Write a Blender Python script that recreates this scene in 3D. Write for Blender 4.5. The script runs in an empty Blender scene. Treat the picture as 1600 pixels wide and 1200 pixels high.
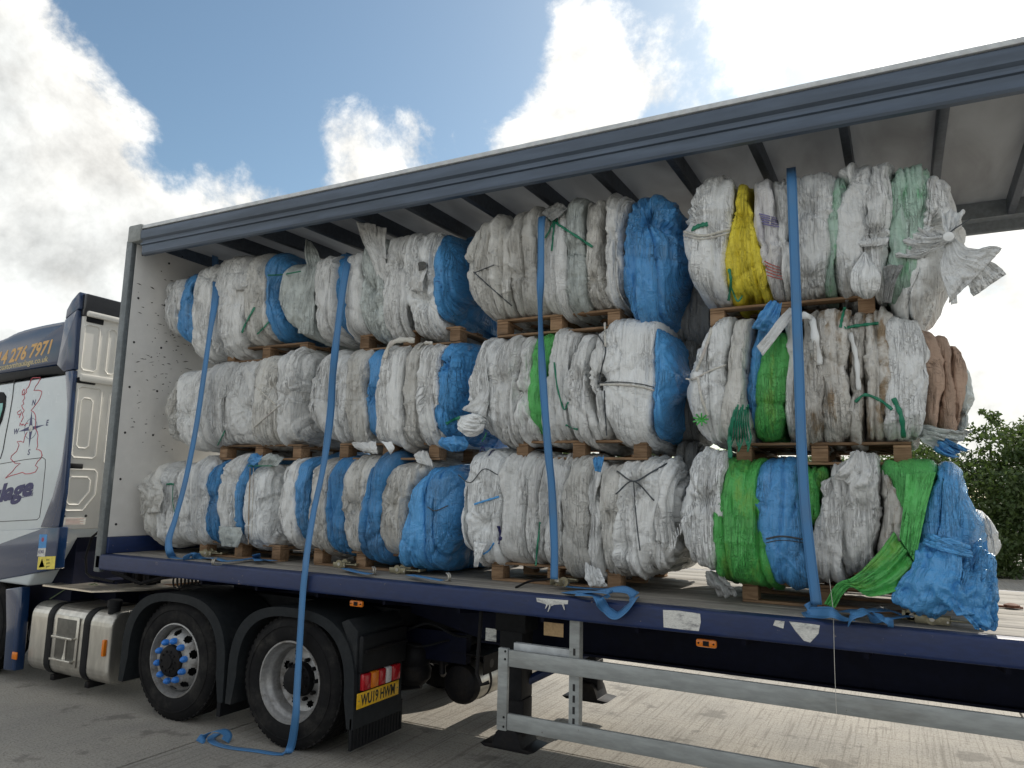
import bpy, bmesh, math, random
import numpy as np
from mathutils import Matrix, Vector
random.seed(7)
S = bpy.context.scene
COL = S.collection
# ------------------------------------------------------------------ camera
CF, CYAW, CPITCH, CROLL = 1165.02, 0.4798, 0.1442, 0.0243
CAM = np.array([6.7503, -4.6354, 2.0142])
_c, _s = math.cos(CYAW), math.sin(CYAW)
FW = np.array([-_s*math.cos(CPITCH), _c*math.cos(CPITCH), math.sin(CPITCH)])
_r0 = np.array([_c, _s, 0.0]); _u0 = np.cross(_r0, FW)
RT = _r0*math.cos(CROLL)+_u0*math.sin(CROLL)
UP = -_r0*math.sin(CROLL)+_u0*math.cos(CROLL)
cam = bpy.data.cameras.new('camera'); camo = bpy.data.objects.new('camera', cam); COL.objects.link(camo)
cam.sensor_width = 36.0; cam.lens = CF/1600*36.0; cam.clip_start = 0.05; cam.clip_end = 3000
M = Matrix.Identity(4)
for i in range(3):
    M[i][0], M[i][1], M[i][2], M[i][3] = RT[i], UP[i], -FW[i], CAM[i]
camo.matrix_world = M
S.camera = camo
def ray(px, py): return FW+RT*((px-800)/CF)-UP*((py-600)/CF)
def at(px, py, Y=0.0):
    """point of the depth plane Y seen at photo pixel (px, py)"""
    d = ray(px, py); return CAM+d*((Y-CAM[1])/d[1])
def onz(px, py, Z=0.0):
    d = ray(px, py); return CAM+d*((Z-CAM[2])/d[2])
def onx(px, py, X=0.0):
    d = ray(px, py); return CAM+d*((X-CAM[0])/d[0])
# ------------------------------------------------------------------ sky, sun, exposure
SUN_EL, SUN_AZ = math.radians(39), math.radians(11)      # azimuth from +Y towards +X
W = bpy.data.worlds.new('World'); S.world = W; W.use_nodes = True
wn, wl = W.node_tree.nodes, W.node_tree.links
wn.clear()
def N(nodes, typ, **kw):
    n = nodes.new(typ)
    for k, v in kw.items():
        if k.startswith('i_'):
            key = k[2:]
            n.inputs[int(key) if key.isdigit() else key.replace('_', ' ')].default_value = v
        else: setattr(n, k, v)
    return n
def math_(nodes, links, op, a, b=None, c=None, clamp=False):
    n = nodes.new('ShaderNodeMath'); n.operation = op; n.use_clamp = clamp
    for i, v in enumerate((a, b, c)):
        if v is None: continue
        if isinstance(v, (int, float)): n.inputs[i].default_value = v
        else: links.new(v, n.inputs[i])
    return n.outputs[0]
def ramp(nodes, links, src, lo, hi, t0=0.0, t1=1.0, smooth=True):
    n = nodes.new('ShaderNodeMapRange'); n.interpolation_type = 'SMOOTHSTEP' if smooth else 'LINEAR'
    links.new(src, n.inputs[0])
    for i, v in zip((1, 2, 3, 4), (lo, hi, t0, t1)): n.inputs[i].default_value = v
    return n.outputs[0]
tc = N(wn, 'ShaderNodeTexCoord'); D = tc.outputs['Generated']
sky = N(wn, 'ShaderNodeTexSky', sky_type='NISHITA', sun_disc=False, sun_elevation=SUN_EL, sun_rotation=SUN_AZ,
        air_density=1.0, dust_density=1.0, ozone_density=1.6, altitude=50)
bg1 = N(wn, 'ShaderNodeBackground', i_Strength=0.084)
tint = N(wn, 'ShaderNodeMix', data_type='RGBA', blend_type='MULTIPLY', i_0=1.0); wl.new(sky.outputs[0], tint.inputs[6]); tint.inputs[7].default_value = (.92, 1.0, .93, 1); wl.new(tint.outputs[2], bg1.inputs[0])
sep = N(wn, 'ShaderNodeSeparateXYZ'); wl.new(D, sep.inputs[0])
zz = math_(wn, wl, 'MAXIMUM', math_(wn, wl, 'ADD', sep.outputs[2], 0.16), 0.06)
cx = math_(wn, wl, 'DIVIDE', sep.outputs[0], zz); cy = math_(wn, wl, 'DIVIDE', sep.outputs[1], zz)
comb = N(wn, 'ShaderNodeCombineXYZ'); wl.new(cx, comb.inputs[0]); wl.new(cy, comb.inputs[1]); wl.new(math_(wn, wl, 'MULTIPLY', sep.outputs[2], 1.2), comb.inputs[2])
n1 = N(wn, 'ShaderNodeTexNoise', i_Scale=1.55, i_Detail=9.0, i_Roughness=0.56, i_Distortion=0.25); wl.new(comb.outputs[0], n1.inputs['Vector'])
n2 = N(wn, 'ShaderNodeTexNoise', i_Scale=5.2, i_Detail=10.0, i_Roughness=0.66, i_Distortion=0.15); wl.new(D, n2.inputs['Vector'])
n2s = N(wn, 'ShaderNodeTexNoise', i_Scale=5.2, i_Detail=6.0, i_Roughness=0.62, i_Distortion=0.15)
off = N(wn, 'ShaderNodeVectorMath', operation='ADD'); wl.new(D, off.inputs[0]); off.inputs[1].default_value = (0.012, 0.01, 0.045); wl.new(off.outputs[0], n2s.inputs['Vector'])
dens = math_(wn, wl, 'ADD', math_(wn, wl, 'MULTIPLY', n1.outputs[0], 0.50), math_(wn, wl, 'MULTIPLY', n2.outputs[0], 1.05)); dens = math_(wn, wl, 'SUBTRACT', dens, .275)
# cloud banks as soft lobes over directions; (direction, half width, weight)
def lobe(px, py, wdeg, wt):
    d = ray(px, py); d = d/np.linalg.norm(d)
    dp = N(wn, 'ShaderNodeVectorMath', operation='DOT_PRODUCT'); wl.new(D, dp.inputs[0]); dp.inputs[1].default_value = tuple(d)
    return ramp(wn, wl, dp.outputs['Value'], math.cos(math.radians(wdeg)), 1.0, 0.0, wt)
for a in ((20,200,10,.28),(-60,330,14,.30),(130,430,9,.22),(330,430,9,.22),(470,300,6,.16),(300,215,5,.12),(600,215,5.5,.19),(540,180,3.5,.12),(690,190,4,.1),(880,180,7,.12),(960,70,6,.10),(1150,110,7,.11),(1450,50,12,.20),(380,250,5,.10),(250,140,4,.08),(880,90,5,.07),(1000,160,3,.08),(1260,120,4,-.12),(1080,30,3,-.08),(1560,450,14,.25),(450,30,3.5,.12),(515,62,2.5,.10),
        (420,140,10,-.27),(680,50,10,-.27),(330,40,8,-.24),(1050,60,5,-.1),(1000,230,4,-.1),(245,272,3,-.14),(800,90,5,-.12)):
    dens = math_(wn, wl, 'ADD', dens, lobe(*a))
# unseen cloud thickened away from the view, added to brighten the shaded side
d0 = N(wn, 'ShaderNodeVectorMath', operation='DOT_PRODUCT'); wl.new(D, d0.inputs[0]); d0.inputs[1].default_value = tuple(FW)
dens = math_(wn, wl, 'ADD', dens, ramp(wn, wl, d0.outputs['Value'], 0.75, 0.3, 0.0, 0.13))
low = ramp(wn, wl, sep.outputs[2], 0.30, 0.03, 0.0, 0.14); dens = math_(wn, wl, 'ADD', dens, low)
cover = ramp(wn, wl, dens, 0.515, 0.72)
# cloud brightness: thick middles greyer, edges and the side towards the sun whiter
sd = (math.sin(SUN_AZ)*math.cos(SUN_EL), math.cos(SUN_AZ)*math.cos(SUN_EL), math.sin(SUN_EL))
ds = N(wn, 'ShaderNodeVectorMath', operation='DOT_PRODUCT'); wl.new(D, ds.inputs[0]); ds.inputs[1].default_value = sd
sunw = ramp(wn, wl, ds.outputs['Value'], 0.90, 0.99, 0.0, 1.0)
n3 = N(wn, 'ShaderNodeTexNoise', i_Scale=3.1, i_Detail=5.0, i_Roughness=0.55); wl.new(D, n3.inputs['Vector'])
thick = ramp(wn, wl, dens, 0.62, 0.95, 0.0, 1.0)
shade = math_(wn, wl, 'MULTIPLY', thick, ramp(wn, wl, n3.outputs[0], 0.38, 0.62, 0.15, 1.0))
cm = N(wn, 'ShaderNodeMix', data_type='RGBA'); wl.new(shade, cm.inputs[0])
cm.inputs[6].default_value = (0.90, 0.88, 0.83, 1); cm.inputs[7].default_value = (0.74, 0.75, 0.73, 1)
relief = math_(wn, wl, 'MULTIPLY', math_(wn, wl, 'SUBTRACT', n2.outputs[0], n2s.outputs[0]), 1.5)
cst = math_(wn, wl, 'ADD', math_(wn, wl, 'ADD', 0.74, relief), math_(wn, wl, 'MULTIPLY', sunw, 0.55))
bg2 = N(wn, 'ShaderNodeBackground'); wl.new(cm.outputs[2], bg2.inputs[0]); wl.new(cst, bg2.inputs[1])
mx = N(wn, 'ShaderNodeMixShader'); wl.new(math_(wn, wl, 'MULTIPLY', cover, 0.96), mx.inputs[0]); wl.new(bg1.outputs[0], mx.inputs[1]); wl.new(bg2.outputs[0], mx.inputs[2])
wo = N(wn, 'ShaderNodeOutputWorld'); wl.new(mx.outputs[0], wo.inputs[0])
sun = bpy.data.lights.new('sun', 'SUN'); sun.energy = 2.8; sun.angle = math.radians(0.6); sun.color = (1.0, 0.93, 0.82)
suno = bpy.data.objects.new('sun', sun); COL.objects.link(suno)
suno.rotation_euler = Vector(sd).to_track_quat('Z', 'Y').to_euler(); suno.location = (8, 20, 20)
S.view_settings.view_transform = 'Standard'; S.view_settings.look = 'None'; S.view_settings.gamma = 1
S.view_settings.use_curve_mapping = False; S.view_settings.exposure = 0.72
# ------------------------------------------------------------------ helpers
def tag(o, label=None, cat=None, group=None, kind=None):
    if label: o['label'] = label
    if cat: o['category'] = cat
    if group: o['group'] = group
    if kind: o['kind'] = kind
    return o
def empty(name, loc, label, cat, group=None):
    o = bpy.data.objects.new(name, None); COL.objects.link(o); o.location = [float(v) for v in loc]; o.empty_display_size = .1
    return tag(o, label, cat, group)
def link(name, me, parent=None, world=True):
    o = bpy.data.objects.new(name, me); COL.objects.link(o)
    if parent is not None:
        o.parent = parent
        if world:      # mesh data is in world coordinates
            L = Vector((0, 0, 0)); p = parent
            while p is not None: L += p.location; p = p.parent
            o.location = -L
    return o
class MB:
    """gathers boxes, tubes, lathes and sheets in one bmesh"""
    def __init__(s): s.b = bmesh.new()
    def box(s, lo, hi, bev=0.0):
        lo = [float(v) for v in lo]; hi = [float(v) for v in hi]
        c = [(a+b)/2 for a, b in zip(lo, hi)]; d = [abs(b-a) for a, b in zip(lo, hi)]
        r = bmesh.ops.create_cube(s.b, size=1, matrix=Matrix.Translation(c) @ Matrix.Diagonal((*d, 1)))
        if bev: 
            es = list({e for v in r['verts'] for e in v.link_edges})
            bmesh.ops.bevel(s.b, geom=es, offset=min(bev, min(d)*.45), segments=2, affect='EDGES', profile=.5)
        return s
    def obox(s, c, ax, ay, az, d, bev=0.0):
        m = Matrix(((ax[0], ay[0], az[0], c[0]), (ax[1], ay[1], az[1], c[1]), (ax[2], ay[2], az[2], c[2]), (0, 0, 0, 1)))
        r = bmesh.ops.create_cube(s.b, size=1, matrix=m @ Matrix.Diagonal((*d, 1)))
        if bev:
            es = list({e for v in r['verts'] for e in v.link_edges})
            bmesh.ops.bevel(s.b, geom=es, offset=bev, segments=2, affect='EDGES', profile=.5)
        return s
    def prism(s, pts, a0, a1, axis='y', bev=0.0, seg=2):
        """polygon extruded along an axis. axis y: pts are (x,z); x: (y,z); z: (x,y)"""
        f = {'y': lambda p, a: (p[0], a, p[1]), 'x': lambda p, a: (a, p[0], p[1]), 'z': lambda p, a: (p[0], p[1], a)}[axis]
        n = len(pts)
        A = [s.b.verts.new([float(v) for v in f(p, a0)]) for p in pts]; B = [s.b.verts.new([float(v) for v in f(p, a1)]) for p in pts]
        fs = [s.b.faces.new(A), s.b.faces.new(B[::-1])]
        for i in range(n): fs.append(s.b.faces.new((A[i], B[i], B[(i+1) % n], A[(i+1) % n])))
        bmesh.ops.recalc_face_normals(s.b, faces=fs)
        if bev:
            es = list({e for f_ in fs for e in f_.edges})
            bmesh.ops.bevel(s.b, geom=es, offset=bev, segments=seg, affect='EDGES', profile=.5)
        return s
    def lathe(s, prof, c, n=40, axis='y', closed=False, caps=True):
        """prof: (radius, along axis)"""
        rows = []
        for r, a in prof:
            row = []
            for k in range(n):
                t = 2*math.pi*k/n; u, v = r*math.cos(t), r*math.sin(t)
                p = {'y': (u, a, v), 'x': (a, u, v), 'z': (u, v, a)}[axis]
                row.append(s.b.verts.new((c[0]+p[0], c[1]+p[1], c[2]+p[2])))
            rows.append(row)
        pr = list(zip(rows, rows[1:])) + ([(rows[-1], rows[0])] if closed else [])
        for A, B in pr:
            for k in range(n):
                try: s.b.faces.new((A[k], A[(k+1) % n], B[(k+1) % n], B[k]))
                except ValueError: pass
        if not closed and caps:
            for R in (rows[0], rows[-1]):
                try: s.b.faces.new(R)
                except ValueError: pass
        return s
    def tube(s, pts, r, n=8):
        pts = [Vector([float(v) for v in p]) for p in pts]; rows = []; ref = None
        for i, p in enumerate(pts):
            t = (pts[min(i+1, len(pts)-1)]-pts[max(i-1, 0)]).normalized()
            if ref is None: ref = t.orthogonal().normalized()
            ref = (ref-t*ref.dot(t)).normalized(); b = t.cross(ref)
            rr = r[i] if isinstance(r, (list, tuple)) else r
            rows.append([s.b.verts.new(p+(ref*math.cos(2*math.pi*k/n)+b*math.sin(2*math.pi*k/n))*rr) for k in range(n)])
        for A, B in zip(rows, rows[1:]):
            for k in range(n): s.b.faces.new((A[k], A[(k+1) % n], B[(k+1) % n], B[k]))
        s.b.faces.new(rows[0]); s.b.faces.new(rows[-1]); return s
    def poly(s, pts, thick, nrm):
        """flat polygon sheet of some thickness; nrm points away from the surface it lies on"""
        nrm = Vector(nrm).normalized()*thick; P = [Vector([float(v) for v in p]) for p in pts]
        A = [s.b.verts.new(p+nrm) for p in P]; B = [s.b.verts.new(p) for p in P]
        fs = [s.b.faces.new(A), s.b.faces.new(B[::-1])]
        n = len(P)
        for i in range(n): fs.append(s.b.faces.new((A[i], B[i], B[(i+1) % n], A[(i+1) % n])))
        bmesh.ops.recalc_face_normals(s.b, faces=fs); return s
    def build(s, name, mat, parent=None, smooth=True, ang=35):
        me = bpy.data.meshes.new(name); bmesh.ops.recalc_face_normals(s.b, faces=s.b.faces[:]); s.b.to_mesh(me); s.b.free()
        me.materials.append(mat)
        if smooth:
            me.shade_smooth()
            me.set_sharp_from_angle(angle=math.radians(ang))
        return link(name, me, parent)
def catmull(P, n):
    P = np.asarray(P, float); m = len(P)
    if m == 2: return np.linspace(P[0], P[1], n)
    Q = np.vstack([2*P[0]-P[1], P, 2*P[-1]-P[-2]])
    t = np.linspace(0, m-1-1e-9, n); i = t.astype(int); f = (t-i)[:, None]
    a, b, c, d = Q[i], Q[i+1], Q[i+2], Q[i+3]
    return .5*((2*b)+(-a+c)*f+(2*a-5*b+4*c-d)*f**2+(-a+3*b-3*c+d)*f**3)
# gradient noise on arrays
_rng = np.random.RandomState(11)
_PM = np.concatenate([_rng.permutation(256)]*3); _G = _rng.normal(size=(256, 3)); _G /= np.linalg.norm(_G, axis=1)[:, None]
def pn(x, y, z=0.0):
    x, y, z = np.broadcast_arrays(np.asarray(x, float), np.asarray(y, float), np.asarray(z, float))
    xi, yi, zi = np.floor(x).astype(int), np.floor(y).astype(int), np.floor(z).astype(int)
    xf, yf, zf = x-xi, y-yi, z-zi
    u, v, w = [q*q*q*(q*(q*6-15)+10) for q in (xf, yf, zf)]
    xi, yi, zi = xi & 255, yi & 255, zi & 255
    out = 0
    for i in (0, 1):
        for j in (0, 1):
            h1 = _PM[_PM[xi+i]+yi+j]
            for k in (0, 1):
                g = _G[_PM[h1+zi+k]]
                d = g[..., 0]*(xf-i)+g[..., 1]*(yf-j)+g[..., 2]*(zf-k)
                out = out+d*(u if i else 1-u)*(v if j else 1-v)*(w if k else 1-w)
    return out*1.5
def grid_mesh(name, P, mat, parent, uv=None, close_v=False, caps=False, solid=0.0):
    """P: (nu, nv, 3) grid of world points"""
    nu, nv = P.shape[:2]; me = bpy.data.meshes.new(name)
    idx = np.arange(nu*nv).reshape(nu, nv)
    a, b = idx[:-1], idx[1:]
    if close_v:
        q = np.stack([a, np.roll(a, -1, 1), np.roll(b, -1, 1), b], -1).reshape(-1, 4)
    else:
        q = np.stack([a[:, :-1], a[:, 1:], b[:, 1:], b[:, :-1]], -1).reshape(-1, 4)
    me.vertices.add(nu*nv); me.vertices.foreach_set('co', P.reshape(-1).astype(np.float32))
    nq = len(q); extra = [idx[0][::-1], idx[-1]] if caps else []
    nl = nq*4+sum(len(e) for e in extra)
    me.loops.add(nl); li = np.concatenate([q.reshape(-1)]+extra).astype(np.int32); me.loops.foreach_set('vertex_index', li)
    me.polygons.add(nq+len(extra)); st = list(np.arange(nq)*4); c = nq*4
    for e in extra: st.append(c); c += len(e)
    me.polygons.foreach_set('loop_start', np.array(st, np.int32))
    if uv is not None:
        l = me.uv_layers.new(name='cloth'); l.data.foreach_set('uv', uv.reshape(-1, 2)[li].reshape(-1).astype(np.float32))
    me.update(calc_edges=True); me.validate()
    me.materials.append(mat); me.shade_smooth()
    o = link(name, me, parent)
    if solid:
        m = o.modifiers.new('thickness', 'SOLIDIFY'); m.thickness = solid; m.offset = 0
    return o
# ------------------------------------------------------------------ materials
def new_mat(name):
    m = bpy.data.materials.new(name); m.use_nodes = True; n, l = m.node_tree.nodes, m.node_tree.links; n.clear()
    out = N(n, 'ShaderNodeOutputMaterial'); b = N(n, 'ShaderNodeBsdfPrincipled'); l.new(b.outputs[0], out.inputs[0])
    return m, n, l, b, out
def rgba(c): return (*c, 1)
def mixc(n, l, fac, a, b):
    m = N(n, 'ShaderNodeMix', data_type='RGBA')
    if isinstance(fac, (int, float)): m.inputs[0].default_value = fac
    else: l.new(fac, m.inputs[0])
    for i, v in ((6, a), (7, b)):
        if isinstance(v, tuple): m.inputs[i].default_value = rgba(v)
        else: l.new(v, m.inputs[i])
    return m.outputs[2]
def coord(n, l, scale=(1, 1, 1), kind='Object', rnd=True):
    t = N(n, 'ShaderNodeTexCoord'); mp = N(n, 'ShaderNodeMapping'); l.new(t.outputs[kind], mp.inputs[0]); mp.inputs['Scale'].default_value = scale
    if rnd:
        o = N(n, 'ShaderNodeObjectInfo'); c = N(n, 'ShaderNodeCombineXYZ')
        for i, k in enumerate((37., 19., 53.)): l.new(math_(n, l, 'MULTIPLY', o.outputs['Random'], k), c.inputs[i])
        l.new(c.outputs[0], mp.inputs['Location'])
    return mp.outputs[0]
def noise(n, l, vec, scale, detail=4, rough=.55, dist=0.0):
    t = N(n, 'ShaderNodeTexNoise', i_Scale=scale, i_Detail=detail, i_Roughness=rough, i_Distortion=dist); l.new(vec, t.inputs['Vector']); return t.outputs[0]
def bump(n, l, b, h, strength, dist, prev=None):
    k = N(n, 'ShaderNodeBump', i_Strength=strength, i_Distance=dist); l.new(h, k.inputs['Height'])
    if prev is not None: l.new(prev, k.inputs['Normal'])
    l.new(k.outputs[0], b.inputs['Normal']); return k.outputs[0]
def mat(name, c, rough=.5, metal=0.0, dirt=None, amt=.5, scale=4.0, stretch=(1, 1, 1), bmp=.15, bscale=60, bdist=.004, spec=.5, fine=None, coat=0.0, mott=.12):
    """paint, plastic or metal with patches of dirt colour and a fine relief"""
    m, n, l, b, o = new_mat(name)
    v = coord(n, l, stretch); b.inputs['Roughness'].default_value = rough; b.inputs['Metallic'].default_value = metal
    b.inputs['Specular IOR Level'].default_value = spec; b.inputs['Coat Weight'].default_value = coat; b.inputs['Coat Roughness'].default_value = .08
    f = ramp(n, l, noise(n, l, v, scale, 8, .65), .5-.05, .78, 0, amt)
    col = mixc(n, l, f, c, dirt or tuple(x*.6 for x in c))
    f2 = ramp(n, l, noise(n, l, v, scale*7, 5, .6), .35, .7, -mott, mott); hs = N(n, 'ShaderNodeHueSaturation'); l.new(col, hs.inputs['Color']); l.new(math_(n, l, 'ADD', f2, 1.0), hs.inputs['Value'])
    col = hs.outputs[0]
    if fine:      # small chips of another colour
        g = ramp(n, l, noise(n, l, coord(n, l), fine[1], 6, .75), fine[2], fine[2]+.03); col = mixc(n, l, g, col, fine[0])
    l.new(col, b.inputs['Base Color'])
    l.new(math_(n, l, 'ADD', math_(n, l, 'MULTIPLY', f, .35), rough, clamp=True), b.inputs['Roughness'])
    if bmp: bump(n, l, b, noise(n, l, v, bscale, 4), bmp, bdist)
    return m
NAVY = mat('navy_paint', (.007, .022, .090), .48, dirt=(.040, .046, .075), amt=.6, scale=2.2, stretch=(1, 1, 3), fine=((.20, .17, .16), 13, .655), bmp=.12, bscale=30)
NAVYGLOSS = mat('navy_gloss', (.010, .032, .092), .16, dirt=(.04, .055, .11), amt=.25, scale=1.5, bmp=0, coat=.6, mott=.02)
CHASSIS = mat('chassis_navy', (.004, .006, .020), .6, dirt=(.014, .014, .018), amt=.6, scale=2.5, fine=((.12, .06, .03), 12, .68), spec=.16)
WHITECAB = mat('white_cab_paint', (.60, .655, .68), .22, dirt=(.55, .59, .60), amt=.3, scale=1.2, bmp=0, coat=.5, mott=.015)
CREAM = mat('cream_cab_paint', (.74, .73, .69), .35, dirt=(.5, .47, .4), amt=.2, scale=1.2, stretch=(1, 1, .6), bmp=0, mott=.02)
BLACKP = mat('black_plastic', (.011, .012, .014), .5, dirt=(.028, .028, .029), amt=.6, scale=4, bmp=.2, bscale=140, bdist=.002, spec=.16)
FENDER = mat('mudguard_plastic', (.017, .020, .023), .6, dirt=(.045, .045, .045), amt=.6, scale=3, bmp=.3, bscale=220, bdist=.002, spec=.16)
RUBBER = mat('tyre_rubber', (.009, .009, .010), .75, dirt=(.060, .057, .052), amt=.75, scale=5, bmp=.25, bscale=90, bdist=.003, spec=.16)
DARK = mat('dark_steel', (.013, .013, .015), .55, .3, dirt=(.04, .034, .028), amt=.7, scale=5, spec=.16)
ALU = mat('tank_aluminium', (.62, .60, .55), .34, .9, dirt=(.34, .30, .24), amt=.7, scale=2.2, stretch=(1, 1, .25), bmp=.06)
GREYALU = mat('guard_aluminium', (.33, .35, .35), .5, .25, dirt=(.22, .22, .20), amt=.8, scale=2.2, stretch=(.5, 1, 2.2), fine=((.14, .12, .10), 13, .68), bmp=.08)
STEELRIM = mat('wheel_rim_steel', (.34, .34, .34), .42, .55, dirt=(.10, .075, .055), amt=.9, scale=6, fine=((.07, .05, .04), 14, .66), bmp=.15)
ZINC = mat('zinc_steel', (.50, .49, .45), .4, .8, dirt=(.22, .15, .08), amt=.6, scale=14)
BRASSY = mat('passivated_steel', (.30, .275, .19), .45, .7, dirt=(.14, .11, .07), amt=.5, scale=14)
BLUECAP = mat('blue_nut_cap', (.03, .20, .66), .4, dirt=(.05, .08, .15), amt=.5, scale=20, bmp=0)
ORANGE = mat('amber_lens', (.75, .20, .012), .2, dirt=(.4, .12, .02), amt=.5, scale=20, bmp=0)
REDLENS = mat('red_lens', (.42, .012, .02), .15, dirt=(.2, .02, .02), amt=.4, scale=20, bmp=0)
WHITELENS = mat('white_lens', (.62, .60, .60), .15, dirt=(.4, .38, .38), amt=.4, scale=20, bmp=0)
PLATEY = mat('plate_yellow', (.80, .47, .012), .4, dirt=(.5, .32, .05), amt=.5, scale=9, bmp=0)
INK = mat('black_ink', (.012, .012, .014), .5, bmp=0); NAVYINK = mat('navy_lettering', (.012, .014, .11), .3, bmp=0)
GOLD = mat('gold_lettering', (.62, .36, .11), .4, dirt=(.75, .5, .25), amt=.6, scale=20, bmp=0); PALEGOLD = mat('pale_gold_lettering', (.55, .45, .22), .4, bmp=0)
REDINK = mat('red_outline', (.55, .09, .12), .45, bmp=0); STICKW = mat('sticker_white', (.66, .66, .63), .5, dirt=(.10, .10, .12), amt=1.0, scale=13, stretch=(1, 1, 2.5), bmp=.1)
PINKINK = mat('faded_red_print', (.62, .42, .38), .5, bmp=0); STICKB = mat('sticker_blue', (.05, .27, .62), .4, bmp=0); STICKY = mat('sticker_yellow', (.75, .62, .09), .4, bmp=0)
WALLW = mat('bulkhead_board', (.70, .69, .67), .5, dirt=(.55, .53, .50), amt=.4, scale=1.2, mott=.03, fine=((.22, .21, .20), 16, .70), bmp=.05)
RAILP = mat('cant_rail_grey', (.085, .112, .155), .38, .35, dirt=(.05, .055, .06), amt=.5, scale=1.3, stretch=(.25, 2, 2), bmp=.03)
RAILW = mat('roof_edge_white', (.55, .58, .60), .4, dirt=(.35, .36, .36), amt=.5, scale=2, bmp=.03)
BEAMM = mat('roof_bow_steel', (.085, .10, .125), .5, .4, dirt=(.08, .08, .08), amt=.5, scale=4, bmp=.04)
WOOD = None
def wood(name, c1, c2):
    m, n, l, b, o = new_mat(name); v = coord(n, l, (1.2, 9, 9)); v2 = coord(n, l, (2, 2, 2))
    col = mixc(n, l, ramp(n, l, noise(n, l, v, 5, 6, .6, .6), .3, .7), c1, c2)
    oi = N(n, 'ShaderNodeObjectInfo'); hs = N(n, 'ShaderNodeHueSaturation'); l.new(col, hs.inputs['Color'])
    l.new(math_(n, l, 'ADD', math_(n, l, 'MULTIPLY', oi.outputs['Random'], .55), .7), hs.inputs['Value'])
    col = mixc(n, l, ramp(n, l, noise(n, l, v2, 2.5, 5), .5, .75, 0, .6), hs.outputs[0], (.09, .075, .06))
    l.new(col, b.inputs['Base Color']); b.inputs['Roughness'].default_value = .75; b.inputs['Specular IOR Level'].default_value = .25
    bump(n, l, b, noise(n, l, v, 14, 5), .35, .004); return m
WOOD = wood('pallet_wood', (.33, .215, .13), (.19, .115, .065))
POLE = wood('worn_pole', (.33, .17, .08), (.2, .1, .05))
# trailer floor: worn ply
DECKM, n, l, b, o = new_mat('deck_ply'); v = coord(n, l, (.35, 6, 1), rnd=False)
c_ = mixc(n, l, ramp(n, l, noise(n, l, v, 4, 7, .65), .35, .7), (.20, .185, .165), (.34, .315, .275)); v2 = coord(n, l, rnd=False)
c_ = mixc(n, l, ramp(n, l, noise(n, l, v2, 3.2, 8, .7), .5, .72, 0, .8), c_, (.10, .092, .085)); l.new(c_, b.inputs['Base Color']); b.inputs['Roughness'].default_value = .8
bump(n, l, b, noise(n, l, v, 18, 6), .3, .004)
# translucent roof skin
ROOFM, n, l, b, o = new_mat('roof_skin'); v = coord(n, l, (1.2, .35, 1), rnd=False)
f = ramp(n, l, noise(n, l, v, 2.6, 6, .6, .5), .3, .75)
c_ = mixc(n, l, f, (.36, .36, .355), (.25, .25, .25)); l.new(c_, b.inputs['Base Color']); b.inputs['Roughness'].default_value = .4
tr = N(n, 'ShaderNodeBsdfTranslucent'); l.new(mixc(n, l, f, (.44, .46, .48), (.29, .30, .32)), tr.inputs[0])
mxs = N(n, 'ShaderNodeMixShader', i_Fac=.34); l.new(b.outputs[0], mxs.inputs[1]); l.new(tr.outputs[0], mxs.inputs[2]); l.new(mxs.outputs[0], o.inputs[0])
# chequer plate
CHEQ, n, l, b, o = new_mat('chequer_plate'); v = coord(n, l, (1, 1, 1), rnd=False)
vo = N(n, 'ShaderNodeTexVoronoi', i_Scale=34.0, i_Randomness=0.15); l.new(v, vo.inputs['Vector'])
b.inputs['Base Color'].default_value = (.82, .76, .66, 1); b.inputs['Metallic'].default_value = .9; b.inputs['Roughness'].default_value = .28
bump(n, l, b, ramp(n, l, vo.outputs['Distance'], .1, .38, 1, 0), .45, .010)
# concrete
def concrete(name, dark=1.0):
    m, n, l, b, o = new_mat(name); g = N(n, 'ShaderNodeNewGeometry')
    def wv(sc):
        mp = N(n, 'ShaderNodeMapping'); l.new(g.outputs['Position'], mp.inputs[0]); mp.inputs['Scale'].default_value = sc; return mp.outputs[0]
    big = noise(n, l, wv((1, 1, 1)), .7, 6, .6); fi = noise(n, l, wv((1, 1, 1)), 55, 5, .7)
    lx = noise(n, l, wv((34, .9, 1)), 1, 4, .65, .2); ly = noise(n, l, wv((1.1, 26, 1)), 1, 4, .65, .2)
    c = mixc(n, l, ramp(n, l, big, .32, .7), tuple(x*dark for x in (.45, .42, .37)), tuple(x*dark for x in (.34, .325, .295)))
    sx_ = N(n, 'ShaderNodeSeparateXYZ'); l.new(g.outputs['Position'], sx_.inputs[0]); rib = ramp(n, l, sx_.outputs[0], 1.68, 1.70, .22, 1.0)
    c = mixc(n, l, math_(n, l, 'MULTIPLY', rib, ramp(n, l, lx, .48, .66, 0, .6)), c, tuple(x*dark for x in (.20, .18, .155)))
    c = mixc(n, l, math_(n, l, 'MULTIPLY', rib, ramp(n, l, ly, .5, .7, 0, .4)), c, tuple(x*dark for x in (.21, .19, .165)))
    c = mixc(n, l, ramp(n, l, fi, .46, .74, 0, .85), c, tuple(x*dark for x in (.13, .12, .105)))
    st = noise(n, l, wv((1, 1, 1)), 2.3, 5, .6); c = mixc(n, l, ramp(n, l, st, .58, .66, 0, .6), c, tuple(x*dark for x in (.16, .15, .135)))
    l.new(c, b.inputs['Base Color']); b.inputs['Roughness'].default_value = .9; b.inputs['Specular IOR Level'].default_value = .2
    k = bump(n, l, b, fi, .7, .010); k = bump(n, l, b, lx, .55, .010, k); bump(n, l, b, ly, .35, .008, k); return m
CONC = concrete('yard_concrete'); CONC2 = concrete('yard_concrete_base', .8)
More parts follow.
